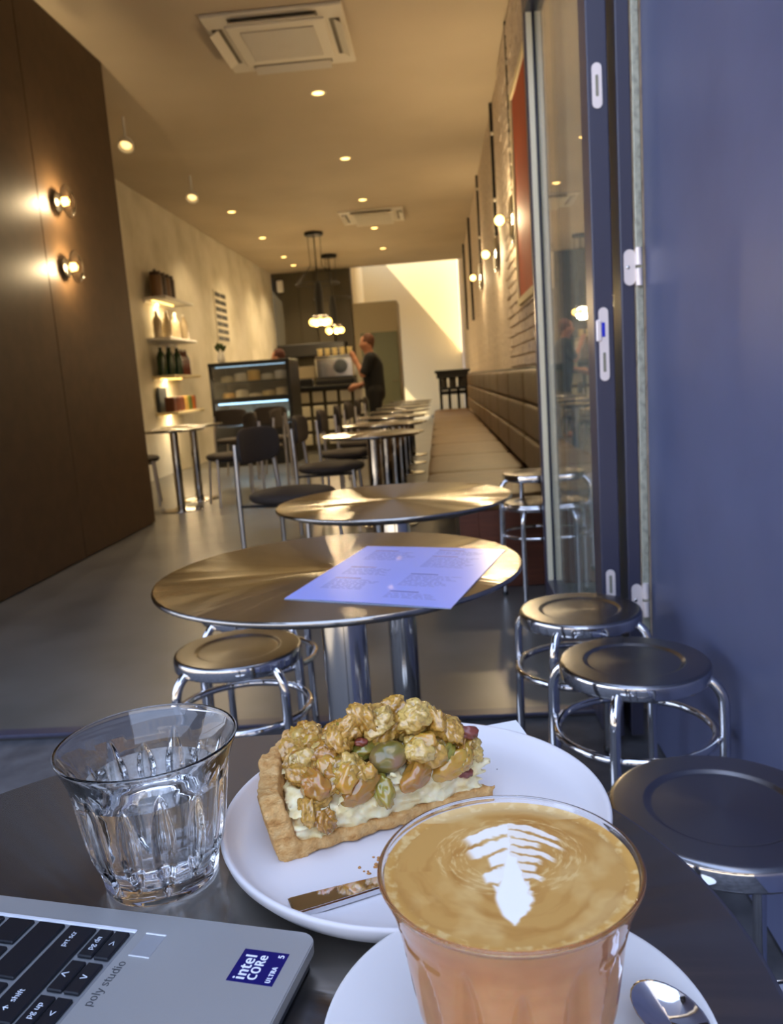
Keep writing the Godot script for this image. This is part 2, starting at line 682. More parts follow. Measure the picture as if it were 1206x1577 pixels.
func build_doors() -> void:
	# folded glazed leaf seen along its face
	var t := thing("folding_door", "dark blue glazed folding door leaf standing open beside banquette", "door", Vector3(0.43, 0.0, -2.15))
	var w := 1.28
	var H := 2.47
	var th := 0.05
	var sw := 0.10
	part("stile", MB.new().box(Vector3(0, H / 2, -sw / 2), Vector3(th, H - 0.02, sw), 0.003), M.frame, t)
	part("stile", MB.new().box(Vector3(0, H / 2, -w + 0.03), Vector3(th, H - 0.02, 0.06), 0.003), M.frame, t)
	part("rail", MB.new().box(Vector3(0, H - 0.06, -w / 2 - 0.02), Vector3(th, 0.10, w - sw - 0.06), 0.003), M.frame, t)
	part("rail", MB.new().box(Vector3(0, 0.08, -w / 2 - 0.02), Vector3(th, 0.14, w - sw - 0.06), 0.003), M.frame, t)
	part("glazing_bead", MB.new().box(Vector3(-0.008, H / 2 + 0.02, -w + 0.066), Vector3(0.022, H - 0.24, 0.012), 0.002).box(Vector3(-0.008, H / 2 + 0.02, -sw - 0.006), Vector3(0.02, H - 0.24, 0.012), 0.002), mat(Color(0.86, 0.83, 0.72), 0.35, 0.2), t, "pale glazing bead")
	part("pane", MB.new().box(Vector3(0.012, H / 2 + 0.02, -w / 2 - 0.02), Vector3(0.006, H - 0.22, w - sw - 0.06)), M.pane, t)
	for lk in [[1.70, 0.105, false], [1.08, 0.185, true], [0.447, 0.08, false]]:
		var pl := MB.new()
		pl.at(Vector3(-0.002, lk[0], 0.0), Basis(Vector3.RIGHT, PI / 2))
		pl.prism(stadium(0.012, lk[1]), -0.0005, 0.003)
		var p := part("lock_plate", pl, M.zinc, t, "pale oblong lock plate")
		var slot := MB.new().at(Vector3(-0.002, lk[0] - (0.045 if lk[2] else 0.0), 0.0), Basis(Vector3.RIGHT, PI / 2))
		slot.prism(stadium(0.0035, 0.05), 0.0, 0.0036)
		part("slot", slot, mat(Color(0.55, 0.53, 0.45), 0.5, 0.3), p)
		if lk[2]:
			part("latch", MB.new().box(Vector3(-0.014, lk[0] + 0.035, 0.003), Vector3(0.014, 0.055, 0.008), 0.003), M.zinc, p)
			part("latch_inlay", MB.new().box(Vector3(-0.003, lk[0] + 0.037, 0.0035), Vector3(0.008, 0.036, 0.003), 0.001), mat(Color(0.08, 0.15, 0.75), 0.4), p, "bright blue inlay")
	# second leaf edge behind it
	var t2 := thing("folding_door", "dark blue hinged door leaf edge against the blue wall", "door", Vector3(0.492, 0.0, -2.15))
	part("stile", MB.new().box(Vector3(0, H / 2, -0.05), Vector3(0.034, H - 0.02, 0.10), 0.003), M.frame, t2)
	part("stile", MB.new().box(Vector3(0, H / 2, -1.0), Vector3(0.034, H - 0.02, 0.08), 0.003), M.frame, t2)
	part("rail", MB.new().box(Vector3(0, H - 0.06, -0.53), Vector3(0.034, 0.10, 0.86), 0.003).box(Vector3(0, 0.08, -0.53), Vector3(0.034, 0.14, 0.86), 0.003), M.frame, t2)
	part("pane", MB.new().box(Vector3(0, H / 2 + 0.02, -0.53), Vector3(0.006, H - 0.24, 0.86)), M.pane, t2)
	part("hinge_strip", MB.new().box(Vector3(0.029, H / 2 + 0.1, 0.0), Vector3(0.018, H - 0.22, 0.008), 0.002), M.galv, t2, "galvanised grey-green metal strip")
	for y in [2.1, 1.265, 0.40]:
		var hg := part("hinge", MB.new().at(Vector3(0.004, y, 0.002), Basis(Vector3.RIGHT, PI / 2)).prism(stadium(0.014, 0.088), 0, 0.004), M.zinc, t2, "zinc butt hinge")
		part("knuckle", MB.new().tube([Vector3(0.026, y - 0.046, 0.009), Vector3(0.026, y - 0.004, 0.009)], 0.0085, 10).tube([Vector3(0.026, y + 0.004, 0.009), Vector3(0.026, y + 0.046, 0.009)], 0.0085, 10), M.zinc, hg)
		part("screw", MB.new().ball(Vector3(0.0, y, 0.006), Vector3(0.005, 0.005, 0.002), 8, 6), M.steel, hg)

func stadium(r: float, length: float) -> PackedVector2Array:
	var p := PackedVector2Array()
	var h := length / 2 - r
	for k in 9:
		var a := PI * k / 8.0
		p.append(Vector2(cos(a) * r, h + sin(a) * r))
	for k in 9:
		var a := PI + PI * k / 8.0
		p.append(Vector2(cos(a) * r, -h + sin(a) * r))
	return p

func build_ceiling_fittings() -> void:
	# cassette air conditioners
	for k in 2:
		var pos: Vector3 = [Vector3(-0.985, CEIL, -6.39), Vector3(-0.86, CEIL, -13.1)][k]
		var t := thing("air_conditioner", ["white ceiling cassette air conditioner nearest the entrance", "small far ceiling cassette air conditioner beside pendant lamps"][k], "air conditioner", pos, 0.0, "ceiling cassettes")
		part("frame", MB.new().box(Vector3(0, -0.012, 0), Vector3(0.98, 0.024, 1.02), 0.008), M.ac, t)
		part("panel", MB.new().box(Vector3(0, -0.03, 0.0), Vector3(0.70, 0.02, 0.70), 0.006), M.ac, t)
		var g := part("grille", MB.new().box(Vector3(0, -0.041, 0), Vector3(0.52, 0.004, 0.52)), mat(Color(0.64, 0.60, 0.52), 0.6), t)
		for s in 14:
			part("slat", MB.new().box(Vector3(0, -0.046, -0.245 + s * 0.0377), Vector3(0.52, 0.010, 0.022), 0.002), M.ac, g)
		for s in 4:
			var b := Basis(Vector3.UP, PI / 2 * s)
			part("outlet", MB.new().at(Vector3(0, -0.0245, 0), b).box(Vector3(0, 0, 0.415), Vector3(0.62, 0.003, 0.075)), M.ac_dark, t)
			part("flap", MB.new().at(b * Vector3(0, -0.045, 0.44), b * Basis(Vector3.RIGHT, 0.55)).box(Vector3.ZERO, Vector3(0.60, 0.008, 0.075), 0.003), M.ac, t)
	# recessed downlights
	var ring := MB.new().lathe([Vector2(0.052, 0.02), Vector2(0.052, -0.004), Vector2(0.068, -0.006), Vector2(0.072, 0.0), Vector2(0.072, 0.02)], 24).mesh()
	var disc := MB.new().lathe([Vector2(0, -0.004), Vector2(0.03, -0.010), Vector2(0.05, -0.003), Vector2(0.05, 0.004), Vector2(0, 0.004)], 20).mesh()
	var rows := [[-0.90, -7.58], [-0.905, -9.75], [-0.91, -11.95], [-0.915, -14.15], [-0.92, -16.35], [-2.80, -12.0], [-2.83, -14.2], [-2.88, -16.4], [-2.9, -17.6]]
	var names := ["nearest the entrance, just behind the first air conditioner", "second from the entrance in the middle row", "third from the entrance in the middle row", "fourth in the middle row, behind the far air conditioner", "farthest of the middle row, near the light well", "first of the left row, past the two stemmed spotlights", "second of the left row past the stemmed spotlights", "third of the left row, left of the pendants", "farthest of the left row near the dark kitchen wall"]
	for k in rows.size():
		var t := thing("downlight", "warm recessed ceiling downlight " + names[k], "downlight", Vector3(rows[k][0], CEIL, rows[k][1]), 0.0, "recessed ceiling downlights")
		part_mesh("trim_ring", ring, M.white, t)
		part_mesh("lens", disc, M.down, t, "glowing amber lens")
		spot(Vector3(rows[k][0], CEIL - 0.02, rows[k][1]), Vector3.DOWN, WARM, 4.4, 0.05, 58.0, "downlight_glow")
	# stemmed spotlights
	for k in 2:
		var p: Vector3 = [Vector3(-2.71, CEIL, -7.71), Vector3(-2.755, CEIL, -9.88)][k]
		var t := thing("spotlight", ["white stemmed ceiling spotlight next to the dark panelled wall", "white stemmed ceiling spotlight farther along, above the shelves"][k], "spotlight", p, 0.0, "stemmed ceiling spotlights")
		part("stem", MB.new().tube([Vector3(0, 0, 0), Vector3(0, -0.20, 0)], 0.012, 10), M.white, t)
		part("head", MB.new().at(Vector3(0, -0.24, 0), Basis(Vector3.RIGHT, -0.6)).lathe([Vector2(0.0, 0.05), Vector2(0.05, 0.05), Vector2(0.062, 0.03), Vector2(0.075, -0.03), Vector2(0.066, -0.03), Vector2(0.055, 0.01), Vector2(0, 0.012)], 24), M.white, t)
		part("lamp_lens", MB.new().at(Vector3(0, -0.24, 0), Basis(Vector3.RIGHT, -0.6)).lathe([Vector2(0, -0.016), Vector2(0.04, -0.012), Vector2(0.046, 0.0), Vector2(0, 0.008)], 20), glow(Color(1.0, 0.84, 0.55), 2.0), t)
		spot(p + Vector3(0, -0.27, 0.03), Vector3(0, -0.83, 0.56), WARM, 5.0, 0.05, 40.0)
	# pendants
	for k in 2:
		var p: Vector3 = [Vector3(-1.94, CEIL, -14.1), Vector3(-2.02, CEIL, -16.6)][k]
		var t := thing("pendant_lamp", ["nearer black pendant lamp with a ring of glowing globes", "farther black pendant lamp with glowing globes, half hidden behind the nearer"][k], "pendant lamp", p, 0.3 * k, "globe pendants over the counter")
		part("canopy", MB.new().lathe([Vector2(0, 0), Vector2(0.15, 0), Vector2(0.155, -0.01), Vector2(0.155, -0.05), Vector2(0.15, -0.055), Vector2(0, -0.055)], 28), M.black, t)
		for c in 3:
			var a := TAU * c / 3 + 0.4
			part("cable", MB.new().tube([Vector3(cos(a) * 0.12, -0.05, sin(a) * 0.12), Vector3(cos(a) * 0.11, -0.55, sin(a) * 0.11), Vector3(cos(a) * 0.36, -0.83, sin(a) * 0.36)], 0.006, 6), M.black, t)
		var rp := []
		for c in 28:
			var a := TAU * c / 28
			rp.append(Vector3(cos(a) * 0.37, -0.84, sin(a) * 0.37))
		part("hoop", MB.new().tube(rp, 0.008, 6, true), M.black, t)
		part("stem", MB.new().tube([Vector3(0, -0.05, 0), Vector3(0, -1.36, 0)], 0.010, 8).lathe([Vector2(0, -0.80), Vector2(0.05, -0.82), Vector2(0.07, -1.0), Vector2(0.06, -1.3), Vector2(0.1, -1.36), Vector2(0, -1.37)], 20), M.black, t)
		for c in 5:
			var a := TAU * c / 5 + 0.2
			var ar := part("arm", MB.new().tube([Vector3(0, -1.34, 0), Vector3(cos(a) * 0.13, -1.36, sin(a) * 0.13), Vector3(cos(a) * 0.14, -1.41, sin(a) * 0.14)], 0.009, 6), M.black, t)
			part("globe", MB.new().ball(Vector3(cos(a) * 0.14, -1.47, sin(a) * 0.14), Vector3.ONE * 0.062, 16, 10), M.globe, ar, "glowing warm glass globe")
		omni(p + Vector3(0, -1.50, 0), WARM, 2.5, 0.12, "pendant_glow")

func build_right_wall_fittings() -> void:
	var zs := [-6.47, -8.27, -11.08]
	var lab := ["disc wall lamp with globe bulb beside the orange picture", "disc wall lamp with globe bulb, middle one on the brick wall", "disc wall lamp with globe bulb farthest along the brick wall"]
	for k in 3:
		var y: float = [2.16, 2.165, 2.27][k]
		var t := thing("wall_lamp", lab[k], "wall lamp", Vector3(RIGHT - 0.012, y, zs[k]), 0.0, "disc lamps on the brick wall")
		var b := Basis(Vector3.BACK, PI / 2)
		part("back_disc", MB.new().at(Vector3(-0.02, 0, 0), b).lathe([Vector2(0, -0.012), Vector2(0.16, -0.012), Vector2(0.172, -0.008), Vector2(0.175, 0.0), Vector2(0.16, 0.012), Vector2(0.06, 0.014), Vector2(0, 0.014)], 36), M.steel, t, "polished metal disc")
		part("holder", MB.new().tube([Vector3(-0.03, 0, 0), Vector3(-0.075, 0, 0)], 0.016, 12), M.steel, t)
		part("bulb", MB.new().ball(Vector3(-0.115, 0, 0), Vector3.ONE * 0.037, 18, 12), M.bulb, t, "glowing globe bulb")
		omni(Vector3(RIGHT - 0.127, y, zs[k]), WARM, 0.7, 0.045)
		part("conduit", MB.new().tube([Vector3(0.0, 0.17, 0), Vector3(0, CEIL - y - 0.15, 0), Vector3(0, CEIL - y - 0.01, 0)], 0.018, 8), M.dark, t, "dark vertical conduit")
		for q in 2:
			part("clip", MB.new().box(Vector3(0, 0.5 + q * 0.6, 0), Vector3(0.03, 0.03, 0.06), 0.004), M.ac, t)
	for z in [-13.9, -16.6]:
		var o := single("conduit", MB.new().tube([Vector3(RIGHT - 0.02, 1.9, z), Vector3(RIGHT - 0.02, CEIL - 0.01, z)], 0.02, 8), M.dark, "thin dark vertical conduit on far brick wall " + ("past the wall lamps" if z > -15 else "nearest the light well"), "conduit", "conduits on the far brick wall")
		o.position = Vector3.ZERO
	# orange picture in a pale frame
	var a := thing("picture", "tall orange picture in a pale frame on the brick wall", "picture", Vector3(RIGHT - 0.02, 2.22, -5.55))
	part("canvas", MB.new().box(Vector3(0, 0, 0), Vector3(0.02, 1.36, 1.16)), M.orange, a, "flat orange print")
	part("frame", MB.new().box(Vector3(-0.005, 0.70, 0), Vector3(0.04, 0.05, 1.26), 0.004).box(Vector3(-0.005, -0.70, 0), Vector3(0.04, 0.05, 1.26), 0.004).box(Vector3(-0.005, 0, 0.605), Vector3(0.04, 1.36, 0.05), 0.004).box(Vector3(-0.005, 0, -0.605), Vector3(0.04, 1.36, 0.05), 0.004), M.cream, a)

func build_left_wall_fittings() -> void:
	# two glass disc sconces on the dark panels
	for k in 2:
		var y: float = [2.31, 1.90][k]
		var t := thing("wall_lamp", ["upper of two glass disc lamps on the dark panelled wall", "lower of two glass disc lamps on the dark panelled wall"][k], "wall lamp", Vector3(-2.40, y, -5.37), 0.0, "glass lamps on the dark panels")
		var b := Basis(Vector3.BACK, -PI / 2)
		part("mount", MB.new().at(Vector3.ZERO, b).lathe([Vector2(0, 0), Vector2(0.03, 0), Vector2(0.03, 0.016), Vector2(0.058, 0.020), Vector2(0.062, 0.026), Vector2(0.055, 0.030), Vector2(0.02, 0.032), Vector2(0, 0.032)], 28), M.steel, t)
		part("bulb", MB.new().ball(Vector3(0.068, 0, 0), Vector3(0.030, 0.026, 0.026), 16, 10), M.bulb, t, "glowing capsule bulb")
		part("glass_dish", MB.new().at(Vector3(0, 0, 0), b).lathe([Vector2(0.045, 0.104), Vector2(0.078, 0.098), Vector2(0.096, 0.086), Vector2(0.101, 0.084), Vector2(0.103, 0.089), Vector2(0.098, 0.094), Vector2(0.080, 0.106), Vector2(0.045, 0.112), Vector2(0.045, 0.104)], 36), M.glass, t, "clear glass dish")
		omni(Vector3(-2.332, y, -5.37), WARM, 0.55, 0.025)
	# wall vent: slots in two columns
	var v := thing("wall_vent", "black louvred vent high on the plaster wall above the display fridge", "vent", Vector3(LEFT, 2.27, -13.93))
	part("frame", MB.new().box(Vector3(0.006, 0, 0), Vector3(0.012, 0.86, 0.80), 0.003), M.plaster, v)
	for c in 2:
		for r in 7:
			part("slot", MB.new().box(Vector3(0.014, -0.36 + r * 0.12, -0.18 + c * 0.36), Vector3(0.006, 0.07, 0.32)), M.black, v)
	single("security_sensor", MB.new().box(Vector3(-3.40, 3.25, -18.55), Vector3(0.14, 0.26, 0.10), 0.02), M.white, "small white box fixed high in the kitchen corner", "sensor")
	# wall shelves with goods
	var zc := -10.75
	var ys := [2.235, 1.735, 1.265, 0.80]
	var lab := ["top wall shelf, lit from below, holding two dark tins", "second wall shelf from the top, holding clear bottles", "third wall shelf from the top, holding green and brown bottles", "lowest wall shelf, holding brown and coloured packets"]
	for k in 4:
		var t := thing("wall_shelf", lab[k], "shelf", Vector3(LEFT, ys[k], zc), 0.0, "stacked wall shelves")
		part("board", MB.new().box(Vector3(0.15, 0, 0), Vector3(0.30, 0.035, 1.15), 0.004), M.white if k < 2 else M.cream, t)
		part("bracket", MB.new().box(Vector3(0.01, -0.03, 0), Vector3(0.02, 0.03, 1.1)), M.white, t)
		if k != 1:
			part("light_strip", MB.new().box(Vector3(0.10, -0.022, 0.10), Vector3(0.02, 0.010, 0.80)), M.globe, t, "glowing strip under the shelf")
			area_lamp("shelf_glow", Vector3(LEFT + 0.10, ys[k] - 0.03, zc + 0.1), Vector3(LEFT + 0.08, ys[k] - 1.0, zc + 0.1), WARM, 1.6, Vector2(0.8, 0.03))
	shelf_goods(ys, zc)

func bottle(called: String, label: String, group: String, h: float, r: float, m: Material, cap: Material, pos: Vector3) -> void:
	var t := thing(called, label, "bottle", pos, 0.0, group)
	part("body", MB.new().lathe([Vector2(0, 0), Vector2(r, 0), Vector2(r * 1.02, 0.01), Vector2(r, h * 0.6), Vector2(r * 0.75, h * 0.72), Vector2(r * 0.36, h * 0.82), Vector2(r * 0.34, h * 0.94), Vector2(0, h * 0.94)], 16), m, t)
	part("cap", MB.new().lathe([Vector2(0, h * 0.93), Vector2(r * 0.4, h * 0.93), Vector2(r * 0.4, h), Vector2(0, h)], 12), cap, t)

func shelf_goods(ys: Array, zc: float) -> void:
	var brown := mat(Color(0.20, 0.13, 0.08), 0.4)
	var tin := mat(Color(0.42, 0.30, 0.17), 0.4)
	var green := mat(Color(0.10, 0.20, 0.06), 0.15)
	var clearb := mat(Color(0.72, 0.66, 0.55), 0.12)
	var redb := mat(Color(0.36, 0.14, 0.08), 0.2)
	var ord := ["first", "second", "third", "fourth", "fifth", "sixth", "seventh", "eighth"]
	for k in 4:
		var t := thing("coffee_tin", ord[k] + " dark coffee tin from the front of the top wall shelf", "tin", Vector3(LEFT + 0.15, ys[0] + 0.018, zc + 0.45 - k * 0.17), 0.0, "tins on the top shelf")
		part("body", MB.new().lathe([Vector2(0, 0), Vector2(0.072, 0), Vector2(0.075, 0.005), Vector2(0.075, 0.26), Vector2(0.07, 0.265), Vector2(0, 0.265)], 18), tin if k % 2 == 0 else brown, t)
		part("lid", MB.new().lathe([Vector2(0, 0.264), Vector2(0.066, 0.264), Vector2(0.066, 0.31), Vector2(0.02, 0.315), Vector2(0.018, 0.34), Vector2(0, 0.34)], 18), brown, t)
	for k in 6:
		bottle("clear_bottle", ord[k] + " clear glass bottle from the front on the second shelf", "clear bottles on the second shelf", 0.34, 0.055, clearb, M.white, Vector3(LEFT + 0.12 + 0.07 * (k % 2), ys[1] + 0.018, zc + 0.48 - k * 0.175))
	for k in 4:
		bottle("green_bottle", ord[k] + " green bottle from the front on the third shelf", "green bottles on the third shelf", 0.38, 0.06, green, M.white, Vector3(LEFT + 0.12 + 0.06 * (k % 2), ys[2] + 0.018, zc + 0.48 - k * 0.155))
	for k in 3:
		bottle("brown_bottle", ord[k] + " red-brown bottle from the front on the third shelf", "brown bottles on the third shelf", 0.35, 0.055, redb, M.white, Vector3(LEFT + 0.15, ys[2] + 0.018, zc - 0.16 - k * 0.14))
	var cols := [Color(0.36, 0.18, 0.09), Color(0.40, 0.20, 0.10), Color(0.36, 0.17, 0.09), Color(0.62, 0.50, 0.24), Color(0.30, 0.38, 0.16), Color(0.68, 0.36, 0.12)]
	var cn := ["dark brown", "rust brown", "chestnut", "mustard", "green", "orange"]
	for k in 6:
		single("packet", MB.new().box(Vector3(LEFT + 0.17, ys[3] + 0.018 + 0.095, zc + 0.44 - k * 0.165), Vector3(0.12, 0.19, 0.135), 0.012), mat(cols[k], 0.5), cn[k] + " packet standing on the lowest wall shelf", "packet", "packets on the lowest shelf")
	single("storage_box", MB.new().box(Vector3(LEFT + 0.04, ys[3] + 0.018 + 0.16, zc + 0.37), Vector3(0.03, 0.32, 0.30), 0.004), mat(Color(0.24, 0.27, 0.30), 0.6), "dark blue-grey box leaning behind packets on the lowest shelf", "box")

func build_banquette() -> void:
	var t := thing("banquette", "long olive leather banquette along the brick wall with padded back", "banquette", Vector3(0, 0, 0))
	var z0 := -3.86
	var z1 := -14.3
	part("base", MB.new().box(Vector3(0.345, 0.19, (z0 + z1) / 2), Vector3(0.57, 0.38, z1 * -1 + z0 - 0.02)), M.wood, t, "red-brown timber base")
	part("plinth", MB.new().box(Vector3(0.29, 0.20, (z0 + z1) / 2), Vector3(0.46, 0.36, z1 * -1 + z0 - 0.2)), M.dark, t)
	var n := 10
	var L := (z0 - z1) / n
	for k in n:
		var zc := z0 - L * (k + 0.5)
		part("seat_cushion", cushion(Vector3(0.20, 0.415, zc), Vector3(0.60, 0.085, L - 0.004), 0.02), M.leather, t)
		for r in 3:
			part("back_cushion", cushion(Vector3(0.565, 0.56 + r * 0.19, zc), Vector3(0.17 - r * 0.012, 0.186, L - 0.006), 0.025), M.leather, t)
	part("top_rail", MB.new().box(Vector3(0.59, 1.035, (z0 + z1) / 2), Vector3(0.13, 0.025, z0 - z1), 0.004), M.dark, t, "dark cap rail")
	part("end_panel", MB.new().box(Vector3(0.40, 0.19, z0 + 0.004), Vector3(0.50, 0.376, 0.016), 0.002), M.wood, t, "red-brown timber end panel")
	# dark service console past the banquette
	var c := thing("service_console", "dark wooden service console with shelf beyond the banquette", "console", Vector3(0.25, 0, -14.75))
	part("top", MB.new().box(Vector3(0, 1.10, 0), Vector3(0.62, 0.05, 0.55), 0.008), M.dark, c)
	part("shelf", MB.new().box(Vector3(0.02, 0.80, 0), Vector3(0.54, 0.05, 0.50), 0.006), M.dark, c)
	part("apron", MB.new().box(Vector3(0, 1.03, 0.2), Vector3(0.56, 0.09, 0.06), 0.004), M.dark, c)
	part("rail", MB.new().box(Vector3(0.02, 0.73, 0.2), Vector3(0.50, 0.07, 0.05), 0.004), M.dark, c)
	for k in 2:
		part("post", MB.new().box(Vector3(-0.07 + 0.16 * k, 0.39, 0.2), Vector3(0.05, 0.78, 0.05), 0.004), M.dark, c)
	for k in 4:
		part("leg", MB.new().box(Vector3(-0.22 + 0.46 * (k % 2), 0.54, -0.2 + 0.4 * (k / 2)), Vector3(0.05, 1.08, 0.05), 0.004), M.dark, c)
	for k in 3:
		single("crockery_stack", MB.new().at(Vector3(0.09 + k * 0.16, 0.826, -14.7)).lathe([Vector2(0, 0), Vector2(0.06, 0), Vector2(0.066, 0.02), Vector2(0.06, 0.1), Vector2(0.066, 0.18), Vector2(0, 0.18)], 18), mat(Color(0.30, 0.28, 0.25), 0.4), ["left", "middle", "right"][k] + " grey stack of crockery on the dark service console", "crockery", "crockery on the console")

func cushion(c: Vector3, s: Vector3, r: float) -> MB:
	# rounded, slightly bulging block
	var mb := MB.new()
	var rows := []
	var nr := 14
	var nc := 24
	for i in nr + 1:
		var a := PI * i / nr
		var row := PackedVector3Array()
		for k in nc:
			var b := TAU * k / nc
			var d := Vector3(sin(a) * cos(b), cos(a), sin(a) * sin(b))
			var p := Vector3.ZERO
			for q in 3:
				p[q] = signf(d[q]) * pow(absf(d[q]), 0.22)
			var m: float = maxf(absf(p.x), maxf(absf(p.y), absf(p.z)))
			row.append(c + p * s * 0.5)
		rows.append(row)
	return mb.grid(rows, true)

func build_tables() -> void:
	var top := MB.new().lathe([Vector2(0, 0.7305), Vector2(0.1, 0.7305), Vector2(0.2, 0.7305), Vector2(0.296, 0.7305), Vector2(0.2965, 0.7303), Vector2(0.2988, 0.7293), Vector2(0.2998, 0.7270), Vector2(0.2990, 0.7238), Vector2(0.296, 0.7225), Vector2(0.28, 0.722), Vector2(0.27, 0.712), Vector2(0, 0.712)], 96).mesh()
	var pole := MB.new().lathe([Vector2(0, 0.02), Vector2(0.0375, 0.02), Vector2(0.0375, 0.3), Vector2(0.0375, 0.705), Vector2(0.0, 0.705)], 32).mesh()
	var plate := MB.new().lathe([Vector2(0, 0.700), Vector2(0.12, 0.702), Vector2(0.12, 0.712), Vector2(0, 0.712)], 32).mesh()
	var base := MB.new().lathe([Vector2(0, 0), Vector2(0.19, 0), Vector2(0.195, 0.004), Vector2(0.19, 0.010), Vector2(0.06, 0.018), Vector2(0.05, 0.026), Vector2(0, 0.026)], 48).mesh()
	var spots := [[-0.1525, -0.367], [-0.182, -1.297], [-0.133, -2.043], [-0.40, -4.70], [-0.40, -5.75], [-0.40, -6.8], [-0.40, -7.85], [-0.40, -8.9], [-0.40, -9.95], [-0.40, -11.0], [-2.39, -7.15], [-2.41, -7.79]]
	var lab := ["round brushed steel table nearest, carrying the plate and coffee", "round brushed steel table with the white menu on it", "round brushed steel table just behind the menu table", "first round steel table alongside the banquette", "second round steel table alongside the banquette", "third round steel table alongside the banquette", "fourth round steel table alongside the banquette", "fifth round steel table alongside the banquette", "sixth round steel table alongside the banquette", "farthest round steel table alongside the banquette", "round table beside the dark panelled wall, nearer of two", "round table near the dark panelled wall, farther of two"]
	for k in spots.size():
		var t := thing("round_table", lab[k], "table", Vector3(spots[k][0], 0, spots[k][1]), 0.0, "round steel tables")
		part_mesh("tabletop", top, M.brushed, t)
		part_mesh("pole", pole, M.steel, t)
		part_mesh("mounting_plate", plate, M.dark, t)
		part_mesh("base", base, M.steel, t)

func stool_parts(t: Node3D) -> void:
	var R := 0.145
	var H := 0.45
	part("seat", MB.new().lathe([Vector2(0, H - 0.004), Vector2(0.03, H - 0.004), Vector2(0.06, H - 0.004), Vector2(0.088, H - 0.004), Vector2(0.092, H - 0.0035), Vector2(0.096, H - 0.0005), Vector2(0.1, H), Vector2(0.12, H), Vector2(R - 0.008, H), Vector2(R - 0.004, H - 0.0008), Vector2(R - 0.001, H - 0.003), Vector2(R, H - 0.007), Vector2(R, H - 0.026), Vector2(R - 0.002, H - 0.030), Vector2(R - 0.006, H - 0.030), Vector2(R - 0.006, H - 0.012), Vector2(0, H - 0.012)], 64), M.seat_steel, t)
	part("seat_rim", MB.new().lathe([Vector2(R - 0.001, H - 0.004), Vector2(R + 0.0012, H - 0.008), Vector2(R + 0.0012, H - 0.027), Vector2(R - 0.001, H - 0.031), Vector2(R - 0.003, H - 0.027), Vector2(R - 0.003, H - 0.008), Vector2(R - 0.001, H - 0.004)], 64), M.chrome, t, "polished rim")
	for k in 4:
		var a := TAU * k / 4 + PI / 4
		var d := Vector3(cos(a), 0, sin(a))
		var pts := []
		pts.append(d * 0.10 + Vector3(0, H - 0.022, 0))
		pts.append(d * 0.125 + Vector3(0, H - 0.023, 0))
		for q in 9:
			var b := PI / 2 * q / 8
			pts.append(d * (0.125 + 0.043 * sin(b)) + Vector3(0, H - 0.023 - 0.055 * (1.0 - cos(b)), 0))
		pts.append(d * 0.170 + Vector3(0, 0.2, 0))
		pts.append(d * 0.172 + Vector3(0, 0.012, 0))
		var l := part("leg", MB.new().tube(pts, 0.0105, 12), M.chrome, t)
		part("foot_cap", MB.new().at(d * 0.172).lathe([Vector2(0, 0), Vector2(0.012, 0), Vector2(0.0125, 0.004), Vector2(0.0125, 0.018), Vector2(0, 0.018)], 12), M.black, l)
	var rp := []
	for c in 48:
		var a := TAU * c / 48
		rp.append(Vector3(cos(a) * 0.153, 0.305, sin(a) * 0.153))
	part("foot_ring", MB.new().tube(rp, 0.0085, 10, true), M.chrome, t)

func build_stools() -> void:
	var g := "low chrome stools"
	var s := thing("stool", "round chrome stool closest to the blue wall corner, by the door", "stool", Vector3(0.309, 0, -1.934), 0.25, g)
	stool_parts(s)
	copy(s, "stool", "round chrome stool in the middle of the row by the blue wall", Vector3(0.352, 0, -1.565), 0.35)
	copy(s, "stool", "round chrome stool nearest the camera, cut by the right edge", Vector3(0.337, 0, -1.011), 0.15)
	copy(s, "stool", "round chrome stool left of the menu table", Vector3(-0.495, 0, -1.764), 0.05)
	copy(s, "stool", "round chrome stool mostly hidden behind another, under the menu table", Vector3(-0.535, 0, -2.12), 0.05)
	copy(s, "stool", "lower of two stacked chrome stools at the banquette end", Vector3(0.405, 0, -3.63), 0.3)
	copy(s, "stool", "upper of two stacked chrome stools at the banquette end", Vector3(0.405, 0.13, -3.63), 0.3 + PI / 4)

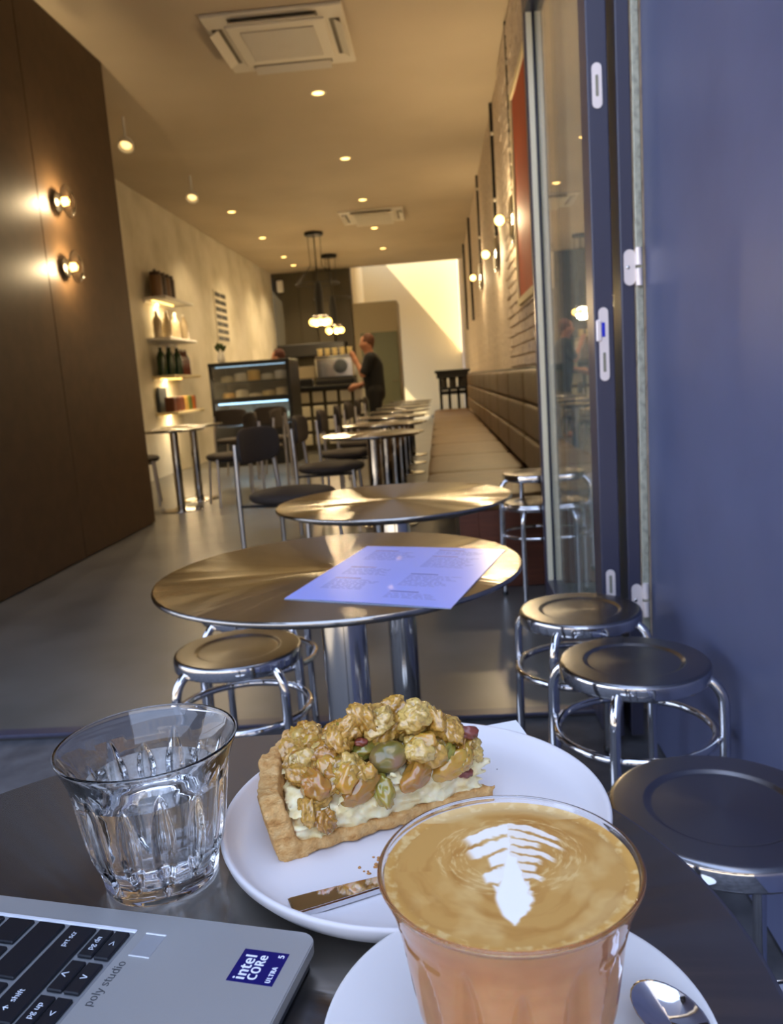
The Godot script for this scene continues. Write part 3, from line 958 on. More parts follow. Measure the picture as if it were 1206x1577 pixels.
func chair_parts(t: Node3D) -> void:
	# faces +x; origin on the floor under the seat
	part("seat", MB.new().lathe([Vector2(0, 0.418), Vector2(0.20, 0.418), Vector2(0.225, 0.424), Vector2(0.238, 0.440), Vector2(0.236, 0.456), Vector2(0.222, 0.468), Vector2(0.19, 0.474), Vector2(0.1, 0.477), Vector2(0, 0.478)], 40), M.fabric, t)
	var rows := []
	for i in 13:
		var a := PI * i / 12
		var row := PackedVector3Array()
		for k in 20:
			var b := TAU * k / 20
			var d := Vector3(sin(a) * cos(b), cos(a), sin(a) * sin(b))
			var p := Vector3(signf(d.x) * pow(absf(d.x), 0.5) * 0.016, signf(d.y) * pow(absf(d.y), 0.5) * 0.10, signf(d.z) * pow(absf(d.z), 0.5) * 0.20)
			p.x += p.z * p.z * 1.2
			row.append(Vector3(-0.235, 0.725, 0) + p)
		rows.append(row)
	part("backrest", MB.new().grid(rows, true), M.fabric, t)
	for s in [-1.0, 1.0]:
		part("leg", MB.new().tube([Vector3(-0.215, 0, 0.20 * s), Vector3(-0.215, 0.45, 0.20 * s), Vector3(-0.228, 0.74, 0.175 * s)], 0.0140, 10), M.post, t, "steel back post")
		part("leg", MB.new().tube([Vector3(0.20, 0, 0.20 * s), Vector3(0.175, 0.43, 0.15 * s)], 0.0115, 10), M.post, t)
	part("seat_frame", MB.new().tube([Vector3(-0.215, 0.408, -0.20), Vector3(0.175, 0.408, -0.15), Vector3(0.175, 0.408, 0.15), Vector3(-0.215, 0.408, 0.20)], 0.009, 8), M.dark, t)

func build_chairs() -> void:
	var g := "dark upholstered chairs"
	var c := thing("chair", "dark grey upholstered chair nearest, left of the first banquette table", "chair", Vector3(-0.84, 0, -4.40), -0.38, g)
	chair_parts(c)
	var ord := ["second", "third", "fourth", "fifth", "sixth", "farthest"]
	for k in 6:
		copy(c, "chair", ord[k] + " dark upholstered chair in the row facing the banquette", Vector3(-0.80 + 0.01 * (k % 3), 0, -5.75 - 1.05 * k), 0.05 * (k % 3) - 0.03)
	copy(c, "chair", "dark chair right of the nearer left table, its back to us", Vector3(-1.93, 0, -7.35), PI + 0.5)
	copy(c, "chair", "dark chair tucked between left table and plaster wall", Vector3(-2.95, 0, -7.6), 0.3)
	copy(c, "chair", "dark chair right of the farther left table", Vector3(-1.85, 0, -8.15), PI - 0.1)
	copy(c, "chair", "dark chair standing in front of the display fridge, left one", Vector3(-2.45, 0, -9.6), PI / 2)
	copy(c, "chair", "dark chair standing in front of the display fridge, right one", Vector3(-1.95, 0, -9.5), PI / 2)

func build_counter() -> void:
	# glazed display fridge
	var f := thing("display_fridge", "black glazed display fridge with lit shelves at the counter end", "fridge", Vector3(-2.55, 0, -11.4))
	var W := 1.12
	part("base", MB.new().box(Vector3(0, 0.28, 0), Vector3(W, 0.56, 0.76), 0.01), M.black, f)
	part("back_panel", MB.new().box(Vector3(0, 0.98, -0.36), Vector3(W - 0.06, 0.80, 0.03)), M.ac_dark, f)
	for s in [-1.0, 1.0]:
		part("side_post", MB.new().box(Vector3(s * (W / 2 - 0.03), 0.98, 0.0), Vector3(0.05, 0.84, 0.76), 0.006), M.black, f)
	part("top", MB.new().box(Vector3(0, 1.39, 0), Vector3(W, 0.05, 0.76), 0.008), M.black, f)
	for y in [1.14, 0.88, 0.60]:
		part("shelf", MB.new().box(Vector3(0, y, -0.02), Vector3(W - 0.1, 0.018, 0.64)), M.black if y > 0.7 else M.steel, f)
	part("mullion", MB.new().box(Vector3(0, 0.90, 0.365), Vector3(W - 0.08, 0.07, 0.03), 0.004), M.black, f)
	part("light_strip", MB.new().box(Vector3(0, 0.855, 0.30), Vector3(W - 0.16, 0.02, 0.03)), glow(Color(0.70, 0.88, 1.0), 3.0), f, "cool white lamp strip")
	part("light_strip", MB.new().box(Vector3(0, 1.355, 0.28), Vector3(W - 0.16, 0.012, 0.03)), glow(Color(0.70, 0.88, 1.0), 1.0), f, "cool white lamp strip")
	area_lamp("fridge_glow", Vector3(-2.55, 0.84, -11.10), Vector3(-2.55, 0.0, -11.2), Color(0.75, 0.9, 1.0), 1.2, Vector2(0.9, 0.03))
	part("front_glass", MB.new().box(Vector3(0, 0.98, 0.375), Vector3(W - 0.1, 0.78, 0.006)), M.clear, f)
	var cc := [Color(0.80, 0.72, 0.52), Color(0.85, 0.80, 0.66), Color(0.88, 0.68, 0.30), Color(0.78, 0.74, 0.62), Color(0.86, 0.82, 0.72)]
	var wn := ["leftmost", "second", "middle", "fourth", "rightmost"]
	for r in 3:
		for k in 5:
			var y: float = [1.15, 0.89, 0.61][r]
			var h: float = 0.07 + 0.03 * ((k + r) % 3)
			single("cake", MB.new().at(Vector3(-2.93 + k * 0.19, y + 0.002, -11.30)).lathe([Vector2(0, 0), Vector2(0.085, 0), Vector2(0.09, 0.01), Vector2(0.088, h), Vector2(0.07, h + 0.012), Vector2(0, h + 0.02)], 18), mat(cc[(k + r * 2) % 5], 0.6), wn[k] + " pale cake on the " + ["top", "middle", "bottom"][r] + " shelf of the display fridge", "cake", "cakes in the display fridge")
	# things standing on the fridge
	var vs := thing("flower_vase", "small white vase with a green sprig on the display fridge", "vase", Vector3(-2.98, 1.415, -11.3))
	part("vase", MB.new().lathe([Vector2(0, 0), Vector2(0.045, 0), Vector2(0.06, 0.06), Vector2(0.04, 0.13), Vector2(0.045, 0.16), Vector2(0.038, 0.16), Vector2(0, 0.13)], 18), M.white, vs)
	var lf := MB.new()
	for k in 7:
		var a := TAU * k / 7
		lf.at(Vector3(cos(a) * 0.05, 0.20 + 0.02 * (k % 3), sin(a) * 0.05), Basis(Vector3(sin(a), 0, -cos(a)), 0.6)).ball(Vector3.ZERO, Vector3(0.022, 0.05, 0.008), 8, 6)
	part("sprig", lf, mat(Color(0.22, 0.28, 0.12), 0.6), vs)
	# service counter with a grid of pale glass blocks
	var c := thing("service_counter", "service counter with dark top and pale square blocks on its front", "counter", Vector3(-1.72, 0, -13.06))
	part("body", MB.new().box(Vector3(0, 0.48, 0), Vector3(1.05, 0.96, 0.60)), M.olive, c)
	part("worktop", MB.new().box(Vector3(-0.02, 0.985, 0.02), Vector3(1.10, 0.05, 0.72), 0.006), M.black, c)
	var blk := mat(Color(0.86, 0.83, 0.72), 0.2)
	for r in 4:
		for k in 5:
			part("block", MB.new().box(Vector3(-0.40 + k * 0.22, 0.84 - r * 0.22, 0.305), Vector3(0.17, 0.17, 0.02), 0.01), blk, c)
	part("end_post", MB.new().box(Vector3(-0.55, 0.49, 0.30), Vector3(0.08, 0.98, 0.06), 0.006), M.black, c)
	# espresso machine
	var e := thing("espresso_machine", "grey espresso machine with stacked cups on the counter", "coffee machine", Vector3(-1.62, 1.011, -13.12))
	part("body", MB.new().box(Vector3(0, 0.27, 0), Vector3(0.62, 0.34, 0.42), 0.03), M.steel, e)
	part("drip_tray", MB.new().box(Vector3(0, 0.05, 0.05), Vector3(0.60, 0.08, 0.46), 0.01), M.black, e)
	part("cup_rail", MB.new().box(Vector3(0, 0.45, 0), Vector3(0.60, 0.02, 0.40), 0.004), M.steel, e)
	part("round_badge", MB.new().at(Vector3(0.1, 0.28, 0.215), Basis(Vector3.RIGHT, PI / 2)).lathe([Vector2(0, -0.01), Vector2(0.11, -0.01), Vector2(0.11, 0.01), Vector2(0, 0.012)], 24), mat(Color(0.34, 0.36, 0.38), 0.3), e)
	for s in 2:
		part("group_head", MB.new().at(Vector3(-0.14 + 0.28 * s, 0.16, 0.16)).lathe([Vector2(0, 0), Vector2(0.045, 0), Vector2(0.05, 0.03), Vector2(0.04, 0.08), Vector2(0, 0.08)], 16), M.chrome, e)
	for k in 5:
		single("cup_stack", MB.new().at(Vector3(-1.86 + k * 0.12, 1.472, -13.12)).lathe([Vector2(0, 0), Vector2(0.032, 0), Vector2(0.045, 0.06), Vector2(0.035, 0.062), Vector2(0.047, 0.12), Vector2(0, 0.12)], 14), mat(Color(0.82, 0.74, 0.52), 0.4), wn[k] + " cream cup stack on top of the espresso machine", "cups", "cups on the espresso machine")
	# point of sale items left of the machine
	var p := thing("till", "dark till terminal with a pale screen at the counter", "till", Vector3(-2.10, 1.011, -13.0))
	part("stand", MB.new().box(Vector3(0, 0.06, 0), Vector3(0.22, 0.12, 0.22), 0.01), M.black, p)
	part("display", MB.new().at(Vector3(0, 0.22, 0), Basis(Vector3.RIGHT, -0.35)).box(Vector3.ZERO, Vector3(0.30, 0.20, 0.02), 0.006), mat(Color(0.55, 0.50, 0.40), 0.3), p)
	for k in 2:
		bottle("syrup_bottle", ["left", "right"][k] + " syrup bottle standing behind the espresso machine", "syrup bottles", 0.30, 0.04, mat(Color(0.75, 0.72, 0.62), 0.2), M.white, Vector3(-1.255, 1.011, -13.0 - k * 0.16))
	# extractor hood against the kitchen wall
	var h := thing("extractor_hood", "dark extractor hood on the kitchen back wall", "hood", Vector3(-2.75, 0, -18.35))
	part("canopy", MB.new().box(Vector3(0, 1.80, 0), Vector3(1.5, 0.28, 0.6), 0.02), M.dark, h)
	part("duct", MB.new().box(Vector3(0.35, 2.7, -0.12), Vector3(0.32, 1.55, 0.30), 0.006), M.olive, h)
	var bb := thing("back_counter", "dark back counter below the extractor hood", "counter", Vector3(-2.7, 0, -18.3))
	part("body", MB.new().box(Vector3(0, 0.45, 0), Vector3(1.7, 0.9, 0.6), 0.006), M.dark, bb)
	part("worktop", MB.new().box(Vector3(0, 0.92, 0.01), Vector3(1.74, 0.04, 0.66), 0.004), M.steel, bb)

# ---------------------------------------------------------------- people
func capsule(p: Vector3, a: Vector3, b: Vector3, ra: float, rb: float) -> float:
	var t: float = clampf((p - a).dot(b - a) / (b - a).length_squared(), 0.0, 1.0)
	return p.distance_to(a.lerp(b, t)) - lerpf(ra, rb, t)

func smin(a: float, b: float, k: float) -> float:
	var h := maxf(k - absf(a - b), 0.0) / k
	return minf(a, b) - h * h * k * 0.25

func field(p: Vector3, bones: Array, k: float) -> float:
	var d := 1e3
	for b in bones:
		d = smin(d, capsule(p, b[0], b[1], b[2], b[3]), k)
	return d

func build_people() -> void:
	# customer in black at the counter, turned to the left
	var t := thing("person", "person in a black shirt leaning on the counter with raised hand", "person", Vector3(-0.95, 0, -12.30), 0.0)
	figure(t, mat(Color(0.012, 0.012, 0.014), 0.8), mat(Color(0.05, 0.04, 0.035), 0.8), mat(Color(0.32, 0.17, 0.07), 0.7), -0.05, 0)
	var s := thing("person", "person with auburn hair working behind the display fridge", "person", Vector3(-2.29, 0, -12.22), 0.0)
	figure(s, mat(Color(0.05, 0.045, 0.04), 0.8), mat(Color(0.04, 0.04, 0.045), 0.8), mat(Color(0.28, 0.11, 0.05), 0.7), -0.12, 1)

func figure(t: Node3D, shirt: Material, trousers: Material, hair: Material, dy: float, pose: int) -> void:
	var sc := 1.0 + dy
	# body: one continuous skin mesh; clothes and hair are children
	var bones := []
	var sh := []
	var hip := Vector3(0, 0.93, 0)
	var chest := Vector3(-0.03, 1.30, 0.0)
	var neck := Vector3(-0.06, 1.50, 0.0)
	var head := Vector3(-0.09, 1.64, 0.0)
	bones.append([hip, chest, 0.13, 0.15])
	bones.append([chest, neck, 0.12, 0.055])
	bones.append([neck, head, 0.055, 0.09])
	bones.append([head + Vector3(0, 0.02, 0), head + Vector3(0, 0.07, 0), 0.095, 0.092])
	var arms := []
	for s in [-1.0, 1.0]:
		var sp := chest + Vector3(0, 0.13, 0.19 * s)
		var el := Vector3(-0.10, 1.08, 0.27 * s)
		var wr := Vector3(-0.30, 1.02, 0.20 * s)
		if pose == 0 and s > 0:
			el = Vector3(-0.16, 1.20, 0.26)
			wr = Vector3(-0.27, 1.42, 0.18)
		arms.append([sp, el, wr])
		bones.append([chest + Vector3(0, 0.12, 0.08 * s), sp, 0.09, 0.07])
		bones.append([sp, el, 0.062, 0.045])
		bones.append([el, wr, 0.044, 0.032])
		var kn := Vector3(-0.02, 0.50, 0.11 * s)
		var an := Vector3(0.02, 0.08, 0.12 * s)
		bones.append([hip + Vector3(0, -0.02, 0.09 * s), kn, 0.095, 0.062])
		bones.append([kn, an, 0.06, 0.042])
		bones.append([an + Vector3(0, -0.03, 0), an + Vector3(-0.17, -0.045, 0.02 * s), 0.045, 0.035])
		# hand with fingers
		var hd: Vector3 = (wr - el).normalized()
		bones.append([wr, wr + hd * 0.08, 0.032, 0.036])
		for q in 4:
			var side := Vector3(0, 0.018 * (q - 1.5), 0.018 * (q - 1.5))
			bones.append([wr + hd * 0.08 + side, wr + hd * (0.155 - 0.01 * absf(q - 1.3)) + side * 1.2 + Vector3(0, -0.015, 0), 0.012, 0.009])
		bones.append([wr + hd * 0.03, wr + hd * 0.08 + Vector3(0.0, 0.045, 0.0), 0.014, 0.010])
	var body := MB.new()
	body.nets(Vector3(-0.52, 0.0, -0.42), Vector3(0.26, 1.85, 0.42), 0.02, func(p: Vector3) -> float: return field(p, bones, 0.05))
	var o := part("body", body, M.skin, t)
	o.scale = Vector3.ONE * sc
	var top := []
	top.append([hip + Vector3(0, -0.05, 0), chest, 0.155, 0.172])
	top.append([chest, neck + Vector3(0, -0.04, 0), 0.14, 0.072])
	for k in 2:
		var s := -1.0 if k == 0 else 1.0
		top.append([chest + Vector3(0, 0.12, 0.08 * s), arms[k][0], 0.11, 0.09])
		top.append([arms[k][0], (arms[k][0] as Vector3).lerp(arms[k][1], 0.9), 0.085, 0.07])
	var sm := MB.new()
	sm.nets(Vector3(-0.36, 0.70, -0.42), Vector3(0.26, 1.58, 0.42), 0.025, func(p: Vector3) -> float: return field(p, top, 0.06))
	part("shirt", sm, shirt, o)
	var leg := []
	leg.append([hip + Vector3(0, 0.06, 0), hip + Vector3(0, -0.03, 0), 0.15, 0.155])
	for s in [-1.0, 1.0]:
		leg.append([hip + Vector3(0, -0.02, 0.09 * s), Vector3(-0.02, 0.50, 0.11 * s), 0.115, 0.085])
		leg.append([Vector3(-0.02, 0.50, 0.11 * s), Vector3(0.02, 0.10, 0.12 * s), 0.085, 0.07])
	var lm := MB.new()
	lm.nets(Vector3(-0.24, 0.02, -0.30), Vector3(0.24, 1.16, 0.30), 0.025, func(p: Vector3) -> float: return field(p, leg, 0.05))
	part("trousers", lm, trousers, o)
	var hb := [[head + Vector3(0.015, 0.055, 0), head + Vector3(0.03, 0.085, 0), 0.105, 0.10], [head + Vector3(0.05, 0.03, 0), head + Vector3(0.055, -0.03, 0), 0.07, 0.05]]
	var hm := MB.new()
	hm.nets(head + Vector3(-0.16, -0.16, -0.16), head + Vector3(0.2, 0.24, 0.16), 0.012, func(p: Vector3) -> float: return maxf(field(p, hb, 0.04), -(capsule(p, head + Vector3(-0.13, 0.0, 0), head + Vector3(-0.13, 0.02, 0), 0.085, 0.085))))
	part("hair", hm, hair, o)
	# face: eyes, nose, mouth, ears
	for s in [-1.0, 1.0]:
		part("eye", MB.new().ball(head + Vector3(-0.085, 0.035, 0.034 * s), Vector3(0.012, 0.009, 0.014), 10, 8), M.black, o)
		part("ear", MB.new().ball(head + Vector3(0.0, 0.02, 0.097 * s), Vector3(0.022, 0.032, 0.012), 10, 8), M.skin, o)
	part("nose", MB.new().ball(head + Vector3(-0.098, 0.01, 0), Vector3(0.022, 0.026, 0.014), 10, 8), M.skin, o)
	part("mouth", MB.new().ball(head + Vector3(-0.084, -0.035, 0), Vector3(0.012, 0.006, 0.024), 10, 8), mat(Color(0.5, 0.22, 0.18), 0.5), o)

# ---------------------------------------------------------------- things on the tables
func build_foreground() -> void:
	build_menu()
	build_plate_and_tart()
	build_glasses()
	build_laptop()

func build_menu() -> void:
	var im := Image.create(512, 700, false, Image.FORMAT_RGB8)
	im.fill(Color(0.57, 0.66, 0.97))
	var r := RandomNumberGenerator.new()
	r.seed = 3
	var ink := Color(0.42, 0.48, 0.72)
	for b in [[60, 90, 9], [290, 60, 4], [290, 150, 10], [60, 330, 6], [290, 390, 9], [60, 470, 8], [290, 590, 4]]:
		im.fill_rect(Rect2i(b[0], b[1] - 22, 90, 9), Color(0.33, 0.38, 0.62))
		for k in b[2]:
			var x: int = b[0]
			while x < b[0] + 120 + (r.randi() % 40):
				var w := 8 + r.randi() % 26
				im.fill_rect(Rect2i(x, b[1] + k * 14, w, 4), ink)
				x += w + 6
	var m := mat(Color(1, 1, 1), 0.25)
	m.albedo_texture = ImageTexture.create_from_image(im)
	m.clearcoat_enabled = true
	m.clearcoat = 0.5
	m.clearcoat_roughness = 0.03
	var mb := MB.new()
	var q := [Vector3(-0.149, 0, -1.456), Vector3(0.096, 0, -1.358), Vector3(-0.002, 0, -1.022), Vector3(-0.239, 0, -1.117)]
	var rows := []
	var uvs := []
	var n := 12
	for i in n + 1:
		var row := PackedVector3Array()
		var us := PackedVector2Array()
		for k in n + 1:
			var u := float(k) / n
			var w := float(i) / n
			var p: Vector3 = q[0].lerp(q[1], u).lerp(q[3].lerp(q[2], u), w)
			p.y = 0.7318 + 0.0008 * sin(u * 3.0)
			row.append(p)
			us.append(Vector2(u, w))
		rows.append(row)
		uvs.append(us)
	mb.grid(rows, false, false, uvs)
	var t := thing("menu", "white laminated menu sheet lying on the round steel table", "menu")
	var body := MB.new()
	body.prism(PackedVector2Array([Vector2(q[0].x, q[0].z), Vector2(q[1].x, q[1].z), Vector2(q[2].x, q[2].z), Vector2(q[3].x, q[3].z)]), 0.7306, 0.7316)
	part("laminate", body, glass(Color(0.85, 0.9, 1.0), 0.35, 0.05), t, "clear plastic cover")
	part("print", mb, m, t, "white sheet with small grey print")

func build_plate_and_tart() -> void:
	var pc := Vector3(-0.033, 0.7306, -0.503)
	single("plate", MB.new().at(pc).lathe([Vector2(0, 0), Vector2(0.085, 0), Vector2(0.088, 0.001), Vector2(0.112, 0.004), Vector2(0.121, 0.0075), Vector2(0.1265, 0.014), Vector2(0.1280, 0.0185), Vector2(0.1272, 0.0205), Vector2(0.1255, 0.0208), Vector2(0.1235, 0.0192), Vector2(0.1195, 0.0135), Vector2(0.114, 0.0105), Vector2(0.105, 0.0092), Vector2(0.09, 0.0088), Vector2(0.05, 0.0086), Vector2(0, 0.0086)], 128), M.plate, "white ceramic plate with raised rim carrying the tart slice", "plate")
	# speckles of dark crumb on the plate, pale crumbs near the tart
	var cr := MB.new()
	var r := RandomNumberGenerator.new()
	r.seed = 11
	for k in 26:
		var a := r.randf() * TAU
		var d := sqrt(r.randf()) * 0.10
		var s := r.randf_range(0.0003, 0.0007)
		cr.ball(pc + Vector3(cos(a) * d, 0.0088, sin(a) * d), Vector3(s * r.randf_range(0.8, 1.8), s * 0.5, s), 6, 4)
	var co := single("dark_crumbs", cr, mat(Color(0.10, 0.08, 0.08), 0.8), "tiny dark crumbs scattered over the white plate", "crumbs")
	co.set_meta("kind", "stuff")
	var cb := MB.new()
	for k in 22:
		var s := r.randf_range(0.0006, 0.0013)
		cb.ball(Vector3(-0.055 + r.randf_range(-0.012, 0.014), 0.7396, -0.452 + r.randf_range(-0.008, 0.010)), Vector3(s * r.randf_range(0.7, 1.5), s * 0.7, s), 6, 4)
	var cbo := single("pastry_crumbs", cb, mat(Color(0.72, 0.50, 0.26), 0.8), "golden pastry crumbs on the plate in front of the tart", "crumbs")
	cbo.set_meta("kind", "stuff")
	# napkin behind the plate
	var nk := thing("napkin", "white paper napkin corner sticking out behind the plate", "napkin")
	var np := MB.new()
	np.at(Vector3(0.012, 0.7307, -0.609), Basis(Vector3.UP, 0.2))
	var rows := []
	for i in 9:
		var row := PackedVector3Array()
		for k in 9:
			row.append(Vector3(-0.047 + 0.094 * k / 8.0, 0.0012 + 0.0020 * maxf(0, k - 5) / 3.0 + 0.0005 * sin(i * 0.9), -0.047 + 0.094 * i / 8.0))
		rows.append(row)
	np.grid(rows, false, false)
	part("sheet", np, M.paper, nk)
	# fork, handle towards us
	var fk := thing("fork", "polished steel fork with its handle lying on the white plate", "fork", Vector3(-0.100, 0.7400, -0.407), atan2(0.024, 0.055))
	var hp := PackedVector2Array()
	for k in 13:
		var u := k / 12.0
		hp.append(Vector2(0.105 * u, -lerpf(0.0078, 0.0032, smoothstep(0.0, 1.0, u))))
	for k in 13:
		var u := 1.0 - k / 12.0
		hp.append(Vector2(0.105 * u, lerpf(0.0078, 0.0032, smoothstep(0.0, 1.0, u))))
	var ht := MB.new()
	ht.at(Vector3(0, 0.001, 0), Basis(Vector3(0, 0, 1), -0.015)).prism(bevel_poly(hp, 0.0008), 0.0030, 0.0038)
	ht.prism(hp, 0.0, 0.0030)
	part("handle", ht, M.chrome, fk)
	var hd := PackedVector2Array([Vector2(0.104, -0.003), Vector2(0.118, -0.009), Vector2(0.132, -0.010), Vector2(0.132, 0.010), Vector2(0.118, 0.009), Vector2(0.104, 0.003)])
	part("head", MB.new().prism(hd, 0.0006, 0.0024), M.chrome, fk)
	for k in 4:
		part("tine", MB.new().box(Vector3(0.148, 0.0016, -0.0084 + k * 0.0056), Vector3(0.034, 0.0018, 0.0032), 0.0006), M.chrome, fk)
	build_tart(pc)

func bevel_poly(p: PackedVector2Array, d: float) -> PackedVector2Array:
	var o := Geometry2D.offset_polygon(p, -d)
	return o[0] if o.size() else p

func wrinkled(s: Vector3, seed_: int, amp: float, freq: float, seg := 26, rings := 18) -> ArrayMesh:
	var n := FastNoiseLite.new()
	n.seed = seed_
	n.frequency = freq
	n.fractal_octaves = 2
	n.noise_type = FastNoiseLite.TYPE_SIMPLEX_SMOOTH
	var mb := MB.new()
	var rows := []
	for i in rings + 1:
		var a := PI * i / rings
		var row := PackedVector3Array()
		for k in seg:
			var b := TAU * k / seg
			var d := Vector3(sin(a) * cos(b), cos(a), sin(a) * sin(b))
			var w := n.get_noise_3d(d.x * 10, d.y * 10, d.z * 10)
			var groove := -absf(n.get_noise_3d(d.x * 14 + 40, d.y * 14, d.z * 14)) * 1.6 + 0.35
			row.append(d * s * (1.0 + amp * (w * 0.8 + groove)))
		rows.append(row)
	mb.grid(rows, true)
	return mb.mesh()

func build_tart(pc: Vector3) -> void:
	var y0 := pc.y + 0.0086
	var tip := Vector3(0.020, y0 + 0.0012, -0.526)
	var t := thing("tart_slice", "slice of walnut and fig tart with cream on a golden crust", "tart", tip)
	# local polar frame about the tip: phi measured from the front cut face
	var fdir := Vector2(-0.140, 0.072).normalized()
	var perp := Vector2(fdir.y * -1.0, fdir.x)   # towards the back
	if perp.y > 0: perp = -perp
	var ang := 0.80
	var n1 := FastNoiseLite.new()
	n1.seed = 5
	n1.frequency = 90.0
	n1.fractal_octaves = 3
	var n2 := FastNoiseLite.new()
	n2.seed = 8
	n2.frequency = 45.0
	n2.fractal_octaves = 3
	var wedge := func(p: Vector3) -> Vector3:
		# (radius, distance inside the front face (negative outside), distance inside the back face)
		var q := Vector2(p.x, p.z)
		var u := q.dot(fdir)
		var w := q.dot(perp)
		var back := u * sin(ang) - w * cos(ang)
		return Vector3(q.length(), w, back)
	var crust := MB.new()
	crust.nets(Vector3(-0.175, -0.003, -0.085), Vector3(0.012, 0.046, 0.088), 0.0019, func(p: Vector3) -> float:
		var s: Vector3 = wedge.call(p)
		var nz := n1.get_noise_3d(p.x, p.y, p.z) * 0.0014 + n2.get_noise_3d(p.x, p.y, p.z) * 0.0012
		var cut := maxf(-s.y - 0.0015 - 0.0035 * n2.get_noise_2d(s.x * 0.8, 4.0), -s.z)
		var slab := maxf(maxf(s.x - 0.150, p.y - 0.0085), -p.y)
		var rc := 0.1475 + (p.y - 0.01) * 0.22
		var rim: float = maxf(absf(s.x - rc) - 0.0072, maxf(p.y - 0.033 - n2.get_noise_2d(p.x * 0.6, p.z * 0.6) * 0.004, -p.y))
		return maxf(smin(slab, rim, 0.006), cut) + nz)
	var crust_tex := noise_tex(40, 0.03, 256, [Color(0.64, 0.43, 0.19), Color(0.78, 0.58, 0.32), Color(0.84, 0.67, 0.42), Color(0.90, 0.77, 0.55)], 5)
	part("crust", crust, tri_mat(crust_tex, 14.0, 0.75, 0.0, noise_tex(41, 0.12, 256, [], 3, true, 5.0), 0.6), t, "golden baked pastry crust")
	var cream := MB.new()
	cream.nets(Vector3(-0.145, 0.004, -0.075), Vector3(0.010, 0.052, 0.076), 0.0019, func(p: Vector3) -> float:
		var s: Vector3 = wedge.call(p)
		var nz := n2.get_noise_3d(p.x * 1.1, p.y * 3.6, p.z * 1.1) * 0.0058 + n1.get_noise_3d(p.x * 1.2, p.y, p.z * 1.2) * 0.0014
		var top := 0.027 + 0.008 * exp(-pow((s.x - 0.06) / 0.045, 2.0)) + n2.get_noise_2d(p.x * 0.7 + 3.0, p.z * 0.7) * 0.006
		var cut := maxf(-s.y + 0.0015, -s.z + 0.001)
		return maxf(maxf(maxf(s.x - 0.141, p.y - top), 0.007 - p.y), cut) + nz)
	var cream_m := tri_mat(noise_tex(42, 0.02, 256, [Color(0.84, 0.70, 0.42), Color(0.94, 0.84, 0.60), Color(0.97, 0.90, 0.72), Color(0.98, 0.94, 0.82)], 4), 16.0, 0.45)
	cream_m.subsurf_scatter_enabled = true
	cream_m.subsurf_scatter_strength = 0.15
	part("cream", cream, cream_m, t, "pale yellow cream filling")
	# toppings
	var nut_m := []
	for k in 3:
		var base: Color = [Color(0.80, 0.60, 0.24), Color(0.72, 0.50, 0.17), Color(0.86, 0.70, 0.36)][k]
		var m := tri_mat(noise_tex(50 + k, 0.05, 128, [base.darkened(0.35), base, base.lightened(0.15)], 3), 45.0, 0.26)
		m.uv1_world_triplanar = false
		m.clearcoat_enabled = true
		m.clearcoat = 1.0
		m.clearcoat_roughness = 0.05
		m.subsurf_scatter_enabled = true
		m.subsurf_scatter_strength = 0.1
		nut_m.append(m)
	var fig_m := tri_mat(noise_tex(55, 0.03, 128, [Color(0.36, 0.34, 0.12), Color(0.50, 0.44, 0.18), Color(0.66, 0.46, 0.42)], 2), 12.0, 0.3)
	fig_m.clearcoat_enabled = true
	fig_m.clearcoat = 0.7
	fig_m.clearcoat_roughness = 0.1
	var jelly := mat(Color(0.78, 0.58, 0.22), 0.18)
	jelly.clearcoat_enabled = true
	jelly.clearcoat = 1.0
	jelly.clearcoat_roughness = 0.06
	jelly.subsurf_scatter_enabled = true
	jelly.subsurf_scatter_strength = 0.5
	var jelly2 := jelly.duplicate()
	jelly2.albedo_color = Color(0.68, 0.48, 0.18)
	var jelly3 := jelly.duplicate()
	jelly3.albedo_color = Color(0.62, 0.55, 0.22)
	var red_m := mat(Color(0.50, 0.22, 0.14), 0.3)
	red_m.clearcoat_enabled = true
	red_m.clearcoat = 0.8
	var nuts := []
	for k in 6:
		nuts.append(wrinkled(Vector3(0.012, 0.0075, 0.010), 60 + k, 0.42, 0.10))
	var bits := []
	for k in 3:
		bits.append(wrinkled(Vector3(0.0075, 0.006, 0.0065), 80 + k, 0.40, 0.055, 22, 14))
	var fig := wrinkled(Vector3(0.017, 0.012, 0.014), 90, 0.14, 0.04)
	var wedge_fig := wrinkled(Vector3(0.015, 0.008, 0.0085), 91, 0.34, 0.05)
	var r := RandomNumberGenerator.new()
	r.seed = 21
	# world position of a point at (u along the front face, w towards the back, height)
	var place := func(u: float, w: float, h: float) -> Vector3:
		var q := fdir * u + perp * w
		return Vector3(q.x, h, q.y)
	# the heap: first a bed of fruit, then nuts piled higher in the middle and back
	for k in 46:
		var u := r.randf_range(0.012, 0.134)
		var w := r.randf_range(0.06, 0.95) * u * tan(ang) * 0.92
		if Vector2(u, w).length() > 0.137:
			continue
		var h := 0.031 + 0.010 * exp(-pow((u - 0.06) / 0.04, 2.0))
		var o := part_mesh("fruit_piece", bits[k % 3], [jelly, nut_m[0], jelly2, jelly, nut_m[2], jelly3][k % 6], t)
		o.position = place.call(u, w, h + r.randf_range(0, 0.006))
		o.rotation = Vector3(r.randf() * TAU, r.randf() * TAU, r.randf() * TAU)
		o.scale = Vector3.ONE * r.randf_range(0.9, 1.5)
